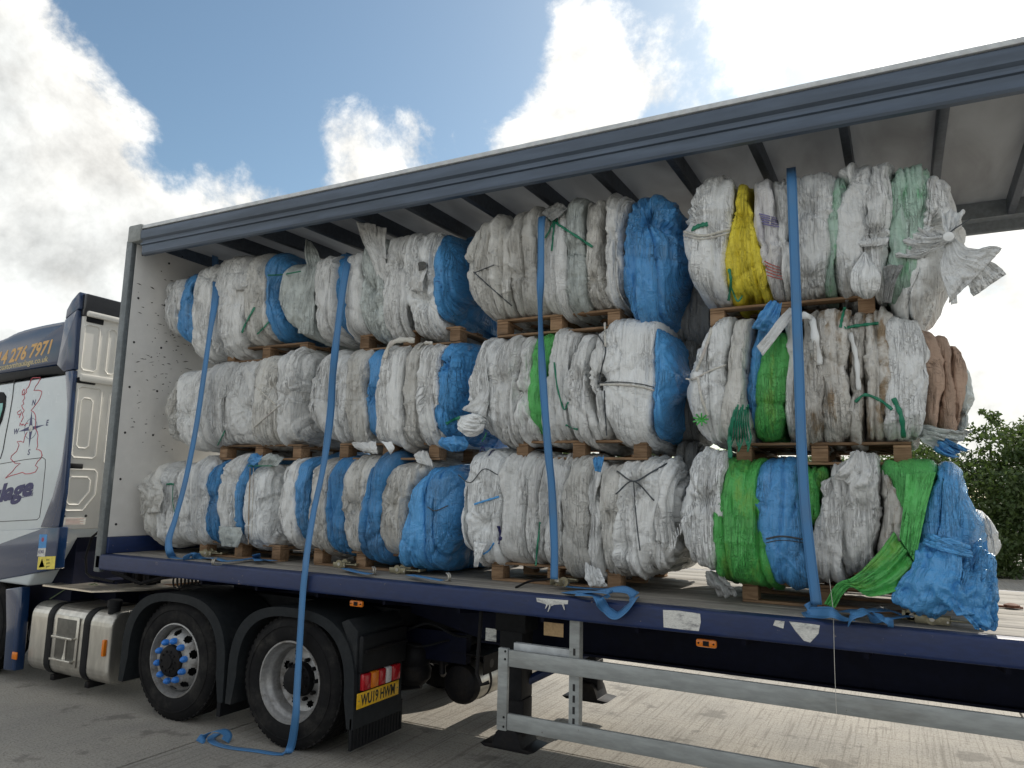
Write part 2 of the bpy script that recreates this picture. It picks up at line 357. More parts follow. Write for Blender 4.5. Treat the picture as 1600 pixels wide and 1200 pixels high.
# ------------------------------------------------------------------ ground and background
mb = MB(); mb.prism([(-900, -900), (900, -900), (900, 900), (-900, 900)], -.6, -.03, 'z'); gr = mb.build('ground', CONC2, smooth=False); tag(gr, kind='structure')
JX, JY, SX, SY = 1.69, 1.10, 6.0, 4.6
sm = None
for i in range(-3, 6):
    for j in range(-3, 6):
        if sm is None:
            mb = MB(); mb.box((.010, .010, -.045), (SX-.010, SY-.010, 0), .008); o = mb.build('concrete_slab', CONC); sm = o.data; o.parent = gr; o.location = (JX+i*SX, JY+j*SY, 0)
        else:
            o = bpy.data.objects.new('concrete_slab', sm); COL.objects.link(o); o.parent = gr; o.location = (JX+i*SX, JY+j*SY, 0)
LEAF, n, l, b, o = new_mat('leaf'); oi = N(n, 'ShaderNodeObjectInfo'); g = N(n, 'ShaderNodeNewGeometry')
nz = N(n, 'ShaderNodeTexNoise', i_Scale=1.3, i_Detail=3.0); l.new(g.outputs['Position'], nz.inputs['Vector'])
c_ = mixc(n, l, ramp(n, l, nz.outputs[0], .35, .65), (.035, .075, .022), (.075, .115, .03)); l.new(mixc(n, l, math_(n, l, 'MULTIPLY', g.outputs['Random Per Island'], .5), c_, (.10, .13, .045)), b.inputs['Base Color'])
b.inputs['Roughness'].default_value = .55; tr = N(n, 'ShaderNodeBsdfTranslucent'); tr.inputs[0].default_value = (.10, .16, .03, 1)
mxs = N(n, 'ShaderNodeMixShader', i_Fac=.3); l.new(b.outputs[0], mxs.inputs[1]); l.new(tr.outputs[0], mxs.inputs[2]); l.new(mxs.outputs[0], o.inputs[0])
BARK = mat('bark', (.09, .075, .055), .85, dirt=(.05, .045, .035), amt=.6, scale=6, bmp=.5, bscale=30, bdist=.02)
def tree_meshes(seed, h, rad, nleaf, base, slim=False):
    r = np.random.RandomState(seed); mb = MB(); tips = []
    top = np.array([r.normal()*.2, r.normal()*.2, h*.8])
    mb.tube([(0, 0, -.05), tuple(top*.3), tuple(top*.65), tuple(top)], [h*.035, h*.027, h*.018, h*.006], 7)
    for k in range(9 if not slim else 6):
        f = .22+.7*k/9; p = top*f; a = k*2.4+r.rand(); L = rad*(.95-.4*f)*(.5 if slim else 1)
        e = p+np.array([math.cos(a)*L, math.sin(a)*L, L*.55+.2]); mb.tube([tuple(p), tuple((p+e)/2+np.array([0, 0, .06*h])), tuple(e)], [h*.014, h*.009, h*.003], 5); tips.append(e); tips.append((p+e)/2)
    tips.append(top)
    # clumps of leaves: many small quads through uneven puffs
    cl = []
    nc = 46 if not slim else 22
    for k in range(nc):
        z = base+(h-base)*(k+.5)/nc; f = (z-base)/(h-base); R = rad*math.sqrt(max(.04, 1-(abs(f-.38)/.68)**2))
        for q in range(4 if not slim else 2):
            a = r.rand()*6.283; rr = R*math.sqrt(r.rand())*1.0; cl.append((math.cos(a)*rr, math.sin(a)*rr, z+r.normal()*.15, rad*(.16+.18*r.rand())))
    cl = np.array(cl); ci = r.randint(0, len(cl), nleaf); d = r.normal(size=(nleaf, 3)); d /= np.linalg.norm(d, axis=1)[:, None]
    P = cl[ci, :3]+d*(cl[ci, 3]*(r.rand(nleaf)**.4))[:, None]*np.array([1, 1, .75])
    sz = .055+.05*r.rand(nleaf); t1 = r.normal(size=(nleaf, 3)); t1 /= np.linalg.norm(t1, axis=1)[:, None]; t2 = np.cross(t1, d+r.normal(size=(nleaf, 3))*.4); t2 /= np.linalg.norm(t2, axis=1)[:, None]
    V = np.stack([P-t1*sz[:, None], P+t2*sz[:, None]*.5, P+t1*sz[:, None], P-t2*sz[:, None]*.5], 1).reshape(-1, 3)
    me = bpy.data.meshes.new('crown'); me.vertices.add(len(V)); me.vertices.foreach_set('co', V.reshape(-1).astype(np.float32)); me.loops.add(len(V)); me.loops.foreach_set('vertex_index', np.arange(len(V), dtype=np.int32))
    me.polygons.add(nleaf); me.polygons.foreach_set('loop_start', np.arange(nleaf, dtype=np.int32)*4); me.update(calc_edges=True); me.materials.append(LEAF)
    t = mb.build('trunk', BARK); tm = t.data; bpy.data.objects.remove(t); return tm, me
TM = [tree_meshes(1, 4.6, 2.6, 26000, .15), tree_meshes(2, 4.2, 3.0, 26000, .1), tree_meshes(3, 5.3, .8, 1500, 2.4, True), tree_meshes(4, 1.6, 1.3, 7000, .1)]
def place_tree(k, x, y, s, rz, name, label, cat, group):
    e = empty(name, (x, y, -.03), label, cat, group); e.rotation_euler.z = rz; e.scale = (s, s, s)
    for nm, me in zip(('trunk', 'crown'), TM[k]): o = bpy.data.objects.new(nm, me); COL.objects.link(o); o.parent = e
place_tree(0, 10.9, 22.6, .93, .4, 'tree', 'dense dark green tree beyond the yard right of the blue sheeting', 'tree', 'trees beyond the yard')
place_tree(2, 9.35, 24.0, .95, 1.1, 'sapling', 'thin tall sapling rising above the dark trees beside the pale sky', 'tree', None)
place_tree(1, 13.9, 22.9, 1.0, 2.0, 'tree', 'broad dark tree at the right edge beyond the yard', 'tree', 'trees beyond the yard')
place_tree(1, 7.6, 23.6, .85, 3.0, 'tree', 'low broad tree mostly hidden behind the lowest right bale', 'tree', 'trees beyond the yard')
for k, (x, y, s) in enumerate(((4.2, 24.5, .75), (1.0, 25, .8), (-2.4, 24.6, .78), (-6, 25.2, .85), (17.2, 24.2, 1.1), (21.5, 24.8, 1.0))):
    place_tree(k % 2, x, y, s, k*1.3, 'tree', ('dark tree behind the third bale column, seen only in gaps', 'dark tree far behind the second bale column', 'dark tree far behind the headboard', 'dark tree far behind the cab of the lorry', 'dark tree past the right end of the tree row', 'last dark tree at the far right of the row')[k], 'tree', 'trees of the row behind the trailer')
for k, (x, y, s) in enumerate(((8.6, 20.6, .8), (11.6, 20.9, .75), (5.7, 21.2, .9), (3.0, 21.0, .8))):
    place_tree(3, x, y, s, k*1.1, 'bush', ('low dark bush in front of the sapling beyond the yard', 'low dark bush under the broad tree at the right edge', 'low bush beyond the deck, glimpsed under the third bale', 'low bush beyond the deck, glimpsed between the lowest pallets')[k], 'bush', 'bushes along the far yard edge')
FENCE = mat('fence_panel', (.45, .46, .45), .6, dirt=(.3, .3, .28), amt=.5, scale=2)
fe = empty('palisade_fence', (9, 26.6, 0), 'pale metal palisade fence half hidden behind the dark trees', 'fence')
pm = None
for k in range(90):
    x = .5+k*.19
    if pm is None: mb = MB(); mb.prism([(-.03, 0), (.03, 0), (.03, 1.02), (0, 1.1), (-.03, 1.02)], -.006, .006, 'y'); o = mb.build('pale', FENCE); pm = o.data; o.parent = fe; o.location = (x-9, 0, 0)
    else: o = bpy.data.objects.new('pale', pm); COL.objects.link(o); o.parent = fe; o.location = (x-9, 0, 0)
for z in (.25, .85): mb = MB(); mb.box((.3, 26.61, z-.025), (17.8, 26.65, z+.025)); mb.build('rail', FENCE, fe)
HILLM = mat('hill_green', (.055, .085, .045), .9, dirt=(.08, .10, .06), amt=.7, scale=.05, bmp=0)
xs = np.linspace(-500, 700, 90); ys = np.linspace(230, 620, 14); X_, Y_ = np.meshgrid(xs, ys, indexing='ij')
Zh = np.clip(16*np.sin((Y_-230)/390*math.pi), 0, None)*(.75+.6*pn(X_/160, Y_/200, 2.2)+.12*pn(X_/25, Y_/30, 1.1))*np.clip((X_-20)/120, .25, 1.2)
hl = grid_mesh('hill', np.stack([X_, Y_, Zh-.5], -1), HILLM, None); tag(hl, kind='structure')
# ------------------------------------------------------------------ trailer
TZ, DZ, RB = 4.564, 1.343, 1.20
XR = 13.6
trl = empty('curtain_sider_trailer', (4.2, 1.25, 0), 'long curtain sided trailer with blue deck rail, grey roof rail and open side', 'trailer')
mb = MB(); mb.box((0, .01, 1.26), (XR, 2.49, DZ-.003)); mb.box((0, .03, 1.2), (XR, .2, 1.258))
mb.build('deck_frame', CHASSIS, trl)
for k in range(8):      # floor boards run along the trailer with open joints
    y0 = .07+k*.295; mb = MB(); mb.box((.06, y0+.004, DZ-.002), (XR-.02, y0+.291, DZ+.006+.001*(k % 2)), .003); mb.build('floor_board', DECKM, trl)
mb = MB(); mb.prism([(-.0, RB), (-.03, RB+.006), (-.035, RB+.02), (-.035, DZ-.012), (-.025, DZ), (.06, DZ+.004), (.06, RB)], -.02, XR, 'x', .003); mb.build('side_rail', NAVY, trl)
mb = MB(); mb.prism([(2.5, RB), (2.53, RB), (2.53, DZ), (2.44, DZ+.004), (2.44, RB)], -.02, XR, 'x', .004); mb.build('side_rail', NAVY, trl)
# headboard
mb = MB(); mb.box((.0, .02, DZ+.16), (.045, 2.48, 4.52), .004); hb = mb.build('headboard', WALLW, trl)
mb = MB(); mb.box((.0, .015, DZ+.006), (.075, 2.485, DZ+.158), .006); mb.build('kick_plate', NAVY, trl)
mb = MB(); mb.box((-.045, -.035, RB-.02), (.045, .025, 4.42), .012); mb.build('corner_post', mat('post_grey', (.17, .19, .20), .45, .4, amt=.4, bmp=.05), trl)
mb = MB(); mb.box((-.045, 2.47, RB-.02), (.045, 2.53, 4.42), .012); mb.build('corner_post', BEAMM, trl)
rv = None
for (y, z) in [(yy, zz) for zz in (1.62, 2.05, 2.5, 2.95, 3.4, 3.85, 4.3) for yy in (.09, .40)]+[(.25, 4.42), (.55, 4.42)]:
    if rv is None: mb = MB(); mb.lathe([(.012, 0), (.011, .004), (.005, .006)], (0, 0, 0), 10, 'x'); o = mb.build('rivet', INK); rv = o.data; o.parent = hb; o.location = (.0452, y, z)
    else: o = bpy.data.objects.new('rivet', rv); COL.objects.link(o); o.parent = hb; o.location = (.0452, y, z)
    o.location = (.0452, y, z)
# scuff marks on the board (flat smears of rubber)
rr = np.random.RandomState(5); mb = MB()
for k in range(150):
    y, z = .05+.75*rr.rand()**.8, 2.2+2.1*rr.beta(2, 1.8); w, h = .006+.03*rr.rand()**2, .003+.007*rr.rand(); sl = rr.normal()*.2
    pts = [(.0453, y-w+rr.normal()*.003, z-sl*w), (.0453, y, z-h*rr.rand()), (.0453, y+w, z+sl*w), (.0453, y+w*.2, z+h)]
    mb.poly(pts, .0006, (1, 0, 0))
s_ = mb.build('scuff', mat('scuff_grey', (.10, .095, .09), .7, bmp=0), hb, False); s_['kind'] = 'stuff'
# roof
mb = MB(); mb.prism([(.02, 4.500), (1.25, 4.535), (2.48, 4.500), (2.48, 4.506), (1.25, 4.541), (.02, 4.506)], .0, XR, 'x'); mb.build('roof_skin', ROOFM, trl, False)
prof = [(.0, 4.515), (-.022, 4.51), (-.036, 4.495), (-.04, 4.455), (-.034, 4.415), (-.015, 4.395), (-.012, 4.378), (-.03, 4.37), (-.03, 4.352), (-.014, 4.345), (-.006, 4.29), (-.012, 4.272), (-.004, 4.255), (.03, 4.25), (.04, 4.262), (.05, 4.34), (.11, 4.36), (.11, 4.495)]
mb = MB(); mb.prism(prof, .17, XR, 'x'); mb.build('cant_rail', RAILP, trl, ang=28)
mb = MB(); mb.prism([(-.034, 4.517), (-.026, 4.555), (.0, TZ), (.13, TZ), (.13, 4.517)], .17, XR, 'x', .004); mb.build('roof_edging', RAILW, trl)
mb = MB(); mb.prism([(2.5-y, z) for y, z in prof], .17, XR, 'x'); mb.build('cant_rail', mat('far_rail_grey', (.20, .22, .24), .5, .2, amt=.4, bmp=.02), trl, ang=28)
mb = MB(); mb.box((-.03, -.045, 4.39), (.17, .16, 4.572), .022); mb.build('corner_cap', mat('corner_cap_grey', (.26, .28, .28), .5, amt=.4), trl)
mb = MB(); mb.box((-.03, .16, 4.40), (.05, 2.5, 4.565), .01); mb.build('front_header', RAILP, trl)
bw = None
for k in range(-9, 12):
    x = 7.09-.563*k
    if not .25 < x < XR: continue
    if bw is None:
        mb = MB(); mb.prism([(.10, 4.36), (1.25, 4.405), (2.40, 4.36), (2.40, 4.497), (1.25, 4.532), (.10, 4.497)], -.028, .028, 'x', .006); o = mb.build('roof_bow', BEAMM); bw = o.data
    else: o = bpy.data.objects.new('roof_bow', bw); COL.objects.link(o)
    o.parent = trl; o.location = (x-4.2, -1.25, 0)
# rear frame, out of the picture but part of the body
for y0 in (.0, 2.42): mb = MB(); mb.box((XR-.08, y0, RB), (XR, y0+.08, 4.5), .006); mb.build('rear_post', RAILP, trl)
# chassis
for y0 in (.75, 1.6):
    mb = MB(); mb.box((1.6 if 0 else .9, y0, 1.16), (XR, y0+.14, 1.2)); mb.prism([(.9, 1.16), (.9, 1.0), (2.9, 1.0), (3.7, .84), (XR, .84), (XR, 1.16)], y0+.06, y0+.075, 'y')
    mb.box((3.7, y0, .825), (XR, y0+.14, .842)); mb.build('chassis_beam', CHASSIS, trl, False)
for k in range(1, 20):
    x = .6+k*.66; mb = MB(); mb.prism([(.1, 1.19), (.1, 1.15), (.7, 1.08), (1.75, 1.08), (2.4, 1.15), (2.4, 1.19)], x-.012, x+.012, 'x'); mb.build('cross_member', CHASSIS, trl, False)
# side guard
sg0, sg1 = 4.285, 11.0
def plank_rail(z0, z1): 
    mb = MB(); mb.box((sg0+.075, .0, z0), (sg1, .028, z1), .006); return mb.build('guard_rail', GREYALU, trl)
plank_rail(.858, .966); plank_rail(.455, .560)
mb = MB(); mb.box((sg0, -.006, .448), (sg0+.073, .03, .974), .006); ep = mb.build('guard_end', GREYALU, trl)
for z in (.955, .905, .535, .475):
    mb = MB(); mb.lathe([(.008, 0), (.007, -.004)], (sg0+.055, -.006, z), 8); o = mb.build('rivet', DARK, ep)
for x in (4.825, 8.2, 10.6):
    mb = MB(); mb.box((x-.035, .030, .45), (x+.035, .036, 1.2)); mb.box((x-.035, .036, .45), (x-.03, .09, 1.2)); mb.box((x+.03, .036, .45), (x+.035, .09, 1.2)); po = mb.build('guard_post', DARK if 0 else GREYALU, trl, False)
    for z in (.5, .57, .64, .71, .78, 1.0):
        mb = MB(); mb.box((x-.008, .0285, z-.022), (x+.008, .0302, z+.022)); mb.build('slot', INK, po, False)
mb = MB(); mb.box((4.36, .08, .95), (4.78, .12, 1.0)); mb.build('guard_bracket', RAILW, trl)
# landing legs
for y in (.45, 1.95):
    lg = None
    mb = MB(); mb.box((4.06, y-.02, .52), (4.25, y+.17, 1.22), .012); mb.box((4.03, y-.035, 1.0), (4.28, y+.185, 1.2), .008); lg = mb.build('landing_leg', BLACKP, trl)
    mb = MB(); mb.box((4.09, y+.0, .25), (4.26, y+.15, .53), .008); mb.build('inner_tube', DARK, lg)
    mb = MB(); mb.prism([(3.98, .185), (4.33, .185), (4.38, .205), (4.28, .215), (4.25, .30), (4.21, .34), (4.12, .34), (4.07, .30), (4.04, .215), (3.94, .205)], y-.06, y+.20, 'y', .004); mb.build('foot', DARK, lg)
mb = MB(); mb.tube([(4.2, .55, .62), (4.5, .9, .78), (4.85, 1.3, .98), (5.1, 1.6, 1.1)], .035, 8); mb.build('leg_brace', NAVY, trl)
mb = MB(); mb.tube([(4.15, .55, .7), (4.15, 1.95, .7)], .022, 8); mb.build('cross_shaft', DARK, trl)
mb = MB(); mb.tube([tuple(at(752, 955, .12)), tuple(at(750, 985, .12)), tuple(at(745, 1052, .12)), tuple(at(752, 1070, .12)), tuple(at(764, 1066, .14))], .014, 8); mb.build('crank_handle', DARK, trl)
def mk_label(): pass
mb = MB(); mb.box((at(787, 0, .43)[0], .425, at(790, 1000, .43)[2]-.02), (at(787, 0, .43)[0]+.09, .4295, at(790, 1000, .43)[2]+.07)); mb.build('label_plate', STICKW, trl, False)
a_ = at(851, 965, .03); mb = MB(); mb.box((a_[0], .02, 1.085), (a_[0]+.14, .024, 1.17)); mb.build('hazard_board', mat('brown_board', (.33, .22, .11), .7, amt=.5, scale=8), trl, False)
# marker lamps on the trailer
for px, py in ((558, 943), (1104, 1005)):
    c = at(px, py, .04); mb = MB(); mb.box((c[0]-.062, .022, c[2]-.024), (c[0]+.062, .05, c[2]+.024), .016); lamp = mb.build('marker_lamp', ORANGE, trl)
    mb = MB(); mb.box((c[0]-.018, .0195, c[2]-.014), (c[0]+.018, .0225, c[2]+.014)); 
    for s in (-1, 1): mb.lathe([(.006, 0), (.005, -.003)], (c[0]+s*.045, .022, c[2]), 8)
    mb.build('lamp_core', DARK, lamp, False)
# torn stickers on the rail
def rail_sticker(pxs, m=STICKW, name='torn_sticker'):
    mb = MB(); mb.poly([at(px, py, -.0352) for px, py in pxs], .0012, (0, -1, 0)); return mb.build(name, m, trl, False)
rail_sticker([(1036, 953), (1060, 954), (1094, 959), (1095, 972), (1092, 986), (1070, 984), (1037, 980)])
rail_sticker([(1211, 969), (1226, 971), (1224, 982), (1208, 977)])
st = rail_sticker([(1233, 971), (1268, 975), (1281, 977), (1279, 990), (1266, 1004), (1256, 1001), (1243, 986)])
rail_sticker([(838, 934), (888, 938), (887, 944), (866, 945), (862, 947), (839, 940)])
mb = MB()
for (x0, y0, x1, y1) in ((855, 944, 852, 951), (860, 944, 856, 956), (879, 944, 882, 953)):
    a, c = at(x0, y0, -.036), at(x1, y1, -.045); mb.tube([tuple(a), tuple((a+c)/2+np.array([.004, -.004, 0])), tuple(c)], [.006, .005, .002], 5)
mb.build('peeling_strip', STICKW, trl)
# ------------------------------------------------------------------ tractor unit
tk = empty('tractor_unit', (-.5, 1.25, 0), 'white and navy sleeper cab tractor unit coupled to the trailer, with lettering on its side', 'lorry')
CY = .05
def sp(px, py, Y=CY): p = at(px, py, Y); return (p[0], p[2])
XB = -.79     # rear face of the cab
# main shell, white
shell = [(XB-.02, 1.50), (XB-.02, 3.13), (-3.3, 3.02), (-3.3, .95), (-1.2, .95)]
mb = MB(); mb.prism(shell, CY, 2.45, 'y', .03, 3); cab = mb.build('cab_shell', WHITECAB, tk)
# navy edging down the rear corner of the side
mb = MB(); mb.prism([sp(104, 581), sp(117, 579), sp(111, 650), sp(108, 700), sp(102, 770), sp(94, 823), sp(65, 824), sp(84, 775), sp(98, 722), sp(105, 670), sp(107, 630)], CY-.014, CY+.03, 'y', .004); mb.build('side_edging', NAVYGLOSS, tk)
# dark gutter strip in the gap under the roof fairing and the fairing itself
mb = MB(); mb.prism([sp(-60, 590), sp(0, 584), sp(92, 571), sp(103, 583), sp(60, 586), sp(0, 598), sp(-60, 606)], CY-.006, CY+.05, 'y', .004); mb.build('roof_gutter', BLACKP, tk)
top = [sp(-190, 600), sp(-90, 556), sp(-40, 541), sp(0, 529), sp(25, 517), sp(62, 507), sp(105, 499)]
top = [tuple(v) for v in catmull(top, 22)]
fair = [p for p in top if p[0] > -3.25]; fair = [(-3.28, fair[0][1]-.10)]+fair+[sp(98, 535), sp(90, 571), sp(0, 586), (-3.28, 3.06)]
mb = MB(); mb.prism(fair, CY+.01, 2.44, 'y', .05, 4); fr = mb.build('roof_fairing', NAVYGLOSS, tk)
mb = MB(); mb.prism([sp(104, 500), sp(123, 484), sp(124, 484), sp(117, 577), sp(101, 581), sp(91, 571), sp(98, 535)], CY-.02, CY+.05, 'y', .012, 3); mb.build('side_collar', NAVYGLOSS, tk)
mb = MB(); mb.prism([sp(124, 458), sp(127, 456), sp(126, 482), sp(104, 499), sp(106, 485), sp(114, 470)], CY-.015, CY+.35, 'y', .01, 3); mb.build('roof_spoiler', NAVYGLOSS, tk)
sx0, sz0 = sp(127, 457); sx1, sz1 = sp(126, 497)
mb = MB(); mb.prism([(sx0-.02, sz0-.01), (XB+.03, sz0-.01), (XB+.01, sz1+.03), (XB-.12, sz1+.02)], CY+.02, 2.4, 'y', .015, 3); spo = mb.build('roof_air_deflector', mat('gloss_black', (.012, .014, .02), .18, amt=.3, bmp=.02, coat=.5), tk)
def rx(px, py, x=XB): p = onx(px, py, x); return (p[1], p[2])
def rbox(name, q0, q1, m, d0, d1, bev=.006, par=None):
    """box on the cab's rear face between photo corners"""
    a, b = rx(*q0), rx(*q1); mb = MB(); mb.box((XB+d0, min(a[0], b[0]), min(a[1], b[1])), (XB+d1, max(a[0], b[0]), max(a[1], b[1])), bev); return mb.build(name, m, par or tk)
mb = MB(); mb.box((XB-.05, CY+.03, 1.53), (XB, 2.42, 3.86), .02); rw = mb.build('rear_wall', CREAM, tk)
mb = MB(); mb.box((XB-.02, CY+.05, 3.05), (XB+.035, 2.4, 3.13), .018); mb.build('wall_rib', CREAM, rw)
mb = MB(); mb.box((XB-.02, CY+.05, 3.74), (XB+.045, 2.4, 3.80), .018); mb.build('wall_rib', CREAM, rw)
def frame(y0, y1, z0, z1, w, d, r=.03, cut=0):
    """raised pressing: rounded frame bar around a flat field"""
    mb = MB()
    pts = [(y0+r, z0), (y1-r-cut*1.0, z0), (y1, z0+r+cut*1.5), (y1, z1-r), (y1-r, z1), (y0+r, z1), (y0, z1-r), (y0, z0+r)]
    P = [(XB+.002, a, b) for a, b in pts]; mb.tube(P+P[:2], w, 8); return mb
for (y0, y1, z0, z1, cut) in ((.10, .27, 3.17, 3.66, 0), (.37, .47, 3.17, 3.66, 0), (.10, .36, 2.26, 3.0, 0), (.14, .27, 2.36, 2.88, 0), (.46, .60, 2.2, 2.98, 0), (.08, .40, 1.72, 2.14, .09), (.10, .33, 1.78, 2.06, .07)):
    frame(y0, y1, z0, z1, .010, 0, .03, cut).build('pressed_frame', CREAM, rw)
for (y0, y1, z0, z1) in ((.11, .30, 3.685, 3.75), (.08, .28, 3.03, 3.09), (.08, .24, 2.145, 2.20)):
    mb = MB(); mb.box((XB-.01, y0, z0), (XB+.012, y1, z1), .012); mb.build('air_vent', BLACKP, rw)
mb = MB(); mb.box((XB, .10, 1.575), (XB+.003, .33, 1.65)); wl_ = mb.build('warning_label', CREAM, rw, False)
mb = MB()
for k in range(5): mb.box((XB+.003, .12, 1.583+k*.013), (XB+.0042, .31-.04*(k % 2), 1.588+k*.013))
mb.build('print_line', PINKINK, wl_, False)
for y in (.10, .33): mb = MB(); mb.lathe([(.014, 0), (.012, .006)], (XB, y, 1.665), 12, 'x'); mb.build('plug', INK, rw)
# door seam, window, hatch
def line(pxs, w, m, par, name, Y=CY, d=.003):
    mb = MB(); mb.tube([tuple(np.array(at(px, py, Y))+np.array([0, -.0005, 0])) for px, py in pxs], w, 6); return mb.build(name, m, par)
line([(23, 592), (22, 600), (20, 620), (15, 650), (9, 680), (5, 703), (1, 716), (-8, 722)], .006, INK, cab, 'door_seam')
line([(-20, 727), (0, 725), (40, 718), (67, 715), (71, 718), (71, 730), (66, 780), (62, 808), (58, 812), (20, 814), (-20, 816)], .0035, INK, cab, 'hatch_seam')
mb = MB(); mb.prism([sp(-60, 620), sp(-4, 612), sp(6, 613), sp(10, 619), sp(9, 635), sp(4, 656), sp(-3, 672), sp(-60, 700)], CY-.008, CY+.01, 'y', .003); wf = mb.build('window_surround', BLACKP, cab)
mb = MB(); mb.prism([sp(-60, 636), sp(6, 630), sp(5, 640), sp(-2, 664), sp(-60, 690)], CY-.011, CY-.006, 'y', .001)
GL = mat('tinted_glass', (.16, .46, .42), .06, amt=.1, bmp=0, coat=.8); mb.build('window_pane', GL, wf)
# lettering on the cab
def text(body, m, parent, org, size, xd=(1, 0, 0), ud=(0, 0, 1), shear=0, off=0.0, ext=.0006, align='LEFT', name='lettering', sx=1.0, fit=0):
    cu = bpy.data.curves.new(name, 'FONT'); cu.body = body; cu.size = size; cu.shear = shear; cu.offset = off; cu.extrude = ext; cu.align_x = align; cu.resolution_u = 3
    t = bpy.data.objects.new(name, cu); COL.objects.link(t); bpy.context.view_layer.update()
    me = bpy.data.meshes.new_from_object(t.evaluated_get(bpy.context.evaluated_depsgraph_get())); bpy.data.objects.remove(t)
    X, U = Vector(xd).normalized(), Vector(ud).normalized(); Z = X.cross(U)
    if fit:
        xs_ = [v.co.x for v in me.vertices]; x0_, x1_ = min(xs_), max(xs_)
        for v in me.vertices: v.co.x = (v.co.x-x0_)*fit/(x1_-x0_)
    me.transform(Matrix(((X[0]*sx, U[0], Z[0], org[0]), (X[1]*sx, U[1], Z[1], org[1]), (X[2]*sx, U[2], Z[2], org[2]), (0, 0, 0, 1))))
    me.materials.clear(); me.materials.append(m); me.name = name; return link(name, me, parent)
fy = CY+.0085
def dirpx(a, b, Y=fy):
    d = np.array(at(*b, Y))-np.array(at(*a, Y)); return tuple(d/np.linalg.norm(d)), np.linalg.norm(d)
a = (82, 549); d_, _ = dirpx((0, 568), a); text('0114 276 7971', GOLD, fr, at(80, 551, fy), .205, d_, (0, 0, 1), .28, .006, align='RIGHT', sx=1.0)
d2, _ = dirpx((0, 577), (74, 563)); text('customhaulage.co.uk', PALEGOLD, fr, at(74, 564.5, fy), .088, d2, (0, 0, 1), .1, .001, align='RIGHT', sx=1.22)
cy_ = CY-.0012
d3, _ = dirpx((0, 783), (48, 772), cy_); text('Haulage', NAVYINK, cab, at(49, 772, cy_), .25, d3, (0, 0, 1), .2, .012, align='RIGHT', sx=1.5)
d4, _ = dirpx((31, 778), (51, 774), cy_); text('Limited', NAVYINK, cab, at(51, 774.5, cy_), .05, d4, (0, 0, 1), .1, .001, align='RIGHT', sx=1.3)
# outline of the island with a compass rose
q = lambda x, y: (x/5.4545, 500+y/5.4545)
east = [q(*p) for p in ((280,492),(345,492),(342,505),(325,540),(308,560),(290,600),(330,598),(357,608),(357,625),(340,670),(322,700),(300,728),(280,755),(265,772),(283,780),(298,800),(306,830),(305,870),(300,925),(318,950),(325,985),(318,1025),(323,1070),(312,1105),(330,1105),(352,1120),(360,1160))]
east += [(px/4., 650+py/4.) for px, py in ((265,240),(255,265),(235,285),(222,310),(238,322),(222,350),(190,360),(160,362),(140,352),(110,362),(70,372),(35,388),(50,372),(80,345),(100,318),(128,296),(95,295),(68,270),(72,250),(105,220),(120,180),(108,160),(130,158),(148,165),(155,130),(170,100))]
west = [q(*p) for p in ((280,492),(262,515),(255,545),(245,570),(225,590),(228,615),(205,640),(212,665),(195,690),(205,715),(185,730),(195,755),(208,770),(190,800),(200,830),(180,870))]
isle = [q(*p) for p in ((205,590),(192,610),(190,640),(205,630),(215,605),(205,590))]; isle2 = [q(*p) for p in ((180,765),(150,785),(155,808),(178,800),(185,780),(165,832))]
ire = [q(*p) for p in ((170,905),(172,878),(190,900),(195,885),(210,900),(225,880),(240,880))]
for pl in (east, west, isle, isle2, ire): line(pl, .0048, REDINK, cab, 'map_outline', CY, .001)
cc = at(*q(262, 925), cy_)
def star(pts): mb = MB(); mb.poly([at(*q(*p), cy_+.0008) for p in pts], .0012, (0, -1, 0)); return mb
star([(270,780),(276,905),(262,925),(248,905)]).build('compass_point', NAVYINK, cab, False)
star([(380,893),(278,938),(262,925),(272,908)]).build('compass_point', NAVYINK, cab, False)
star([(247,1085),(250,945),(262,925),(274,945)]).build('compass_point', NAVYINK, cab, False)
star([(158,952),(248,908),(262,925),(250,942)]).build('compass_point', NAVYINK, cab, False)
mb = MB(); mb.lathe([(.035, -.001), (.02, -.002), (.0, -.002)], (cc[0], CY-.001, cc[2]), 16); mb.build('compass_hub', STICKW, cab)
mb = MB(); mb.tube([(cc[0]+.11*math.cos(t*.2094), CY-.001, cc[2]+.11*math.sin(t*.2094)) for t in range(31)], .0022, 5); mb.build('compass_ring', NAVYINK, cab)
for ch, p in (('N', (268, 728)), ('E', (388, 900)), ('S', (232, 1150)), ('W', (112, 975))):
    text(ch, NAVYINK, cab, at(*q(*p), cy_), .085, d2, (0, 0, 1), .15, .0015)
# lower side, navy with the white wedge
mb = MB(); mb.prism([sp(-60, 905), sp(-40, 838), sp(0, 832), sp(66, 825), sp(94, 823), sp(87, 889), sp(40, 899), sp(0, 906)], CY-.012, CY+.09, 'y', .012, 3); lp = mb.build('lower_side_panel', NAVYGLOSS, tk)
mb = MB(); mb.poly([at(-40, 833, CY-.0122), at(0, 829.5, CY-.0122), at(64, 827, CY-.0122), at(30, 839, CY-.0122), at(0, 850, CY-.0122), at(-40, 866, CY-.0122)], .0012, (0, -1, 0)); mb.build('white_wedge', WHITECAB, lp, False)
ly = CY-.0122
def lab(pxs, m, name='sticker', par=None): mb = MB(); mb.poly([at(px, py, ly) for px, py in pxs], .0012, (0, -1, 0)); return mb.build(name, m, par or lp, False)
sa = lab([(62, 835), (74, 835), (72, 856), (60, 857)], STICKB); lab([(60, 857), (72, 856), (70, 870), (58, 869)], STICKW)
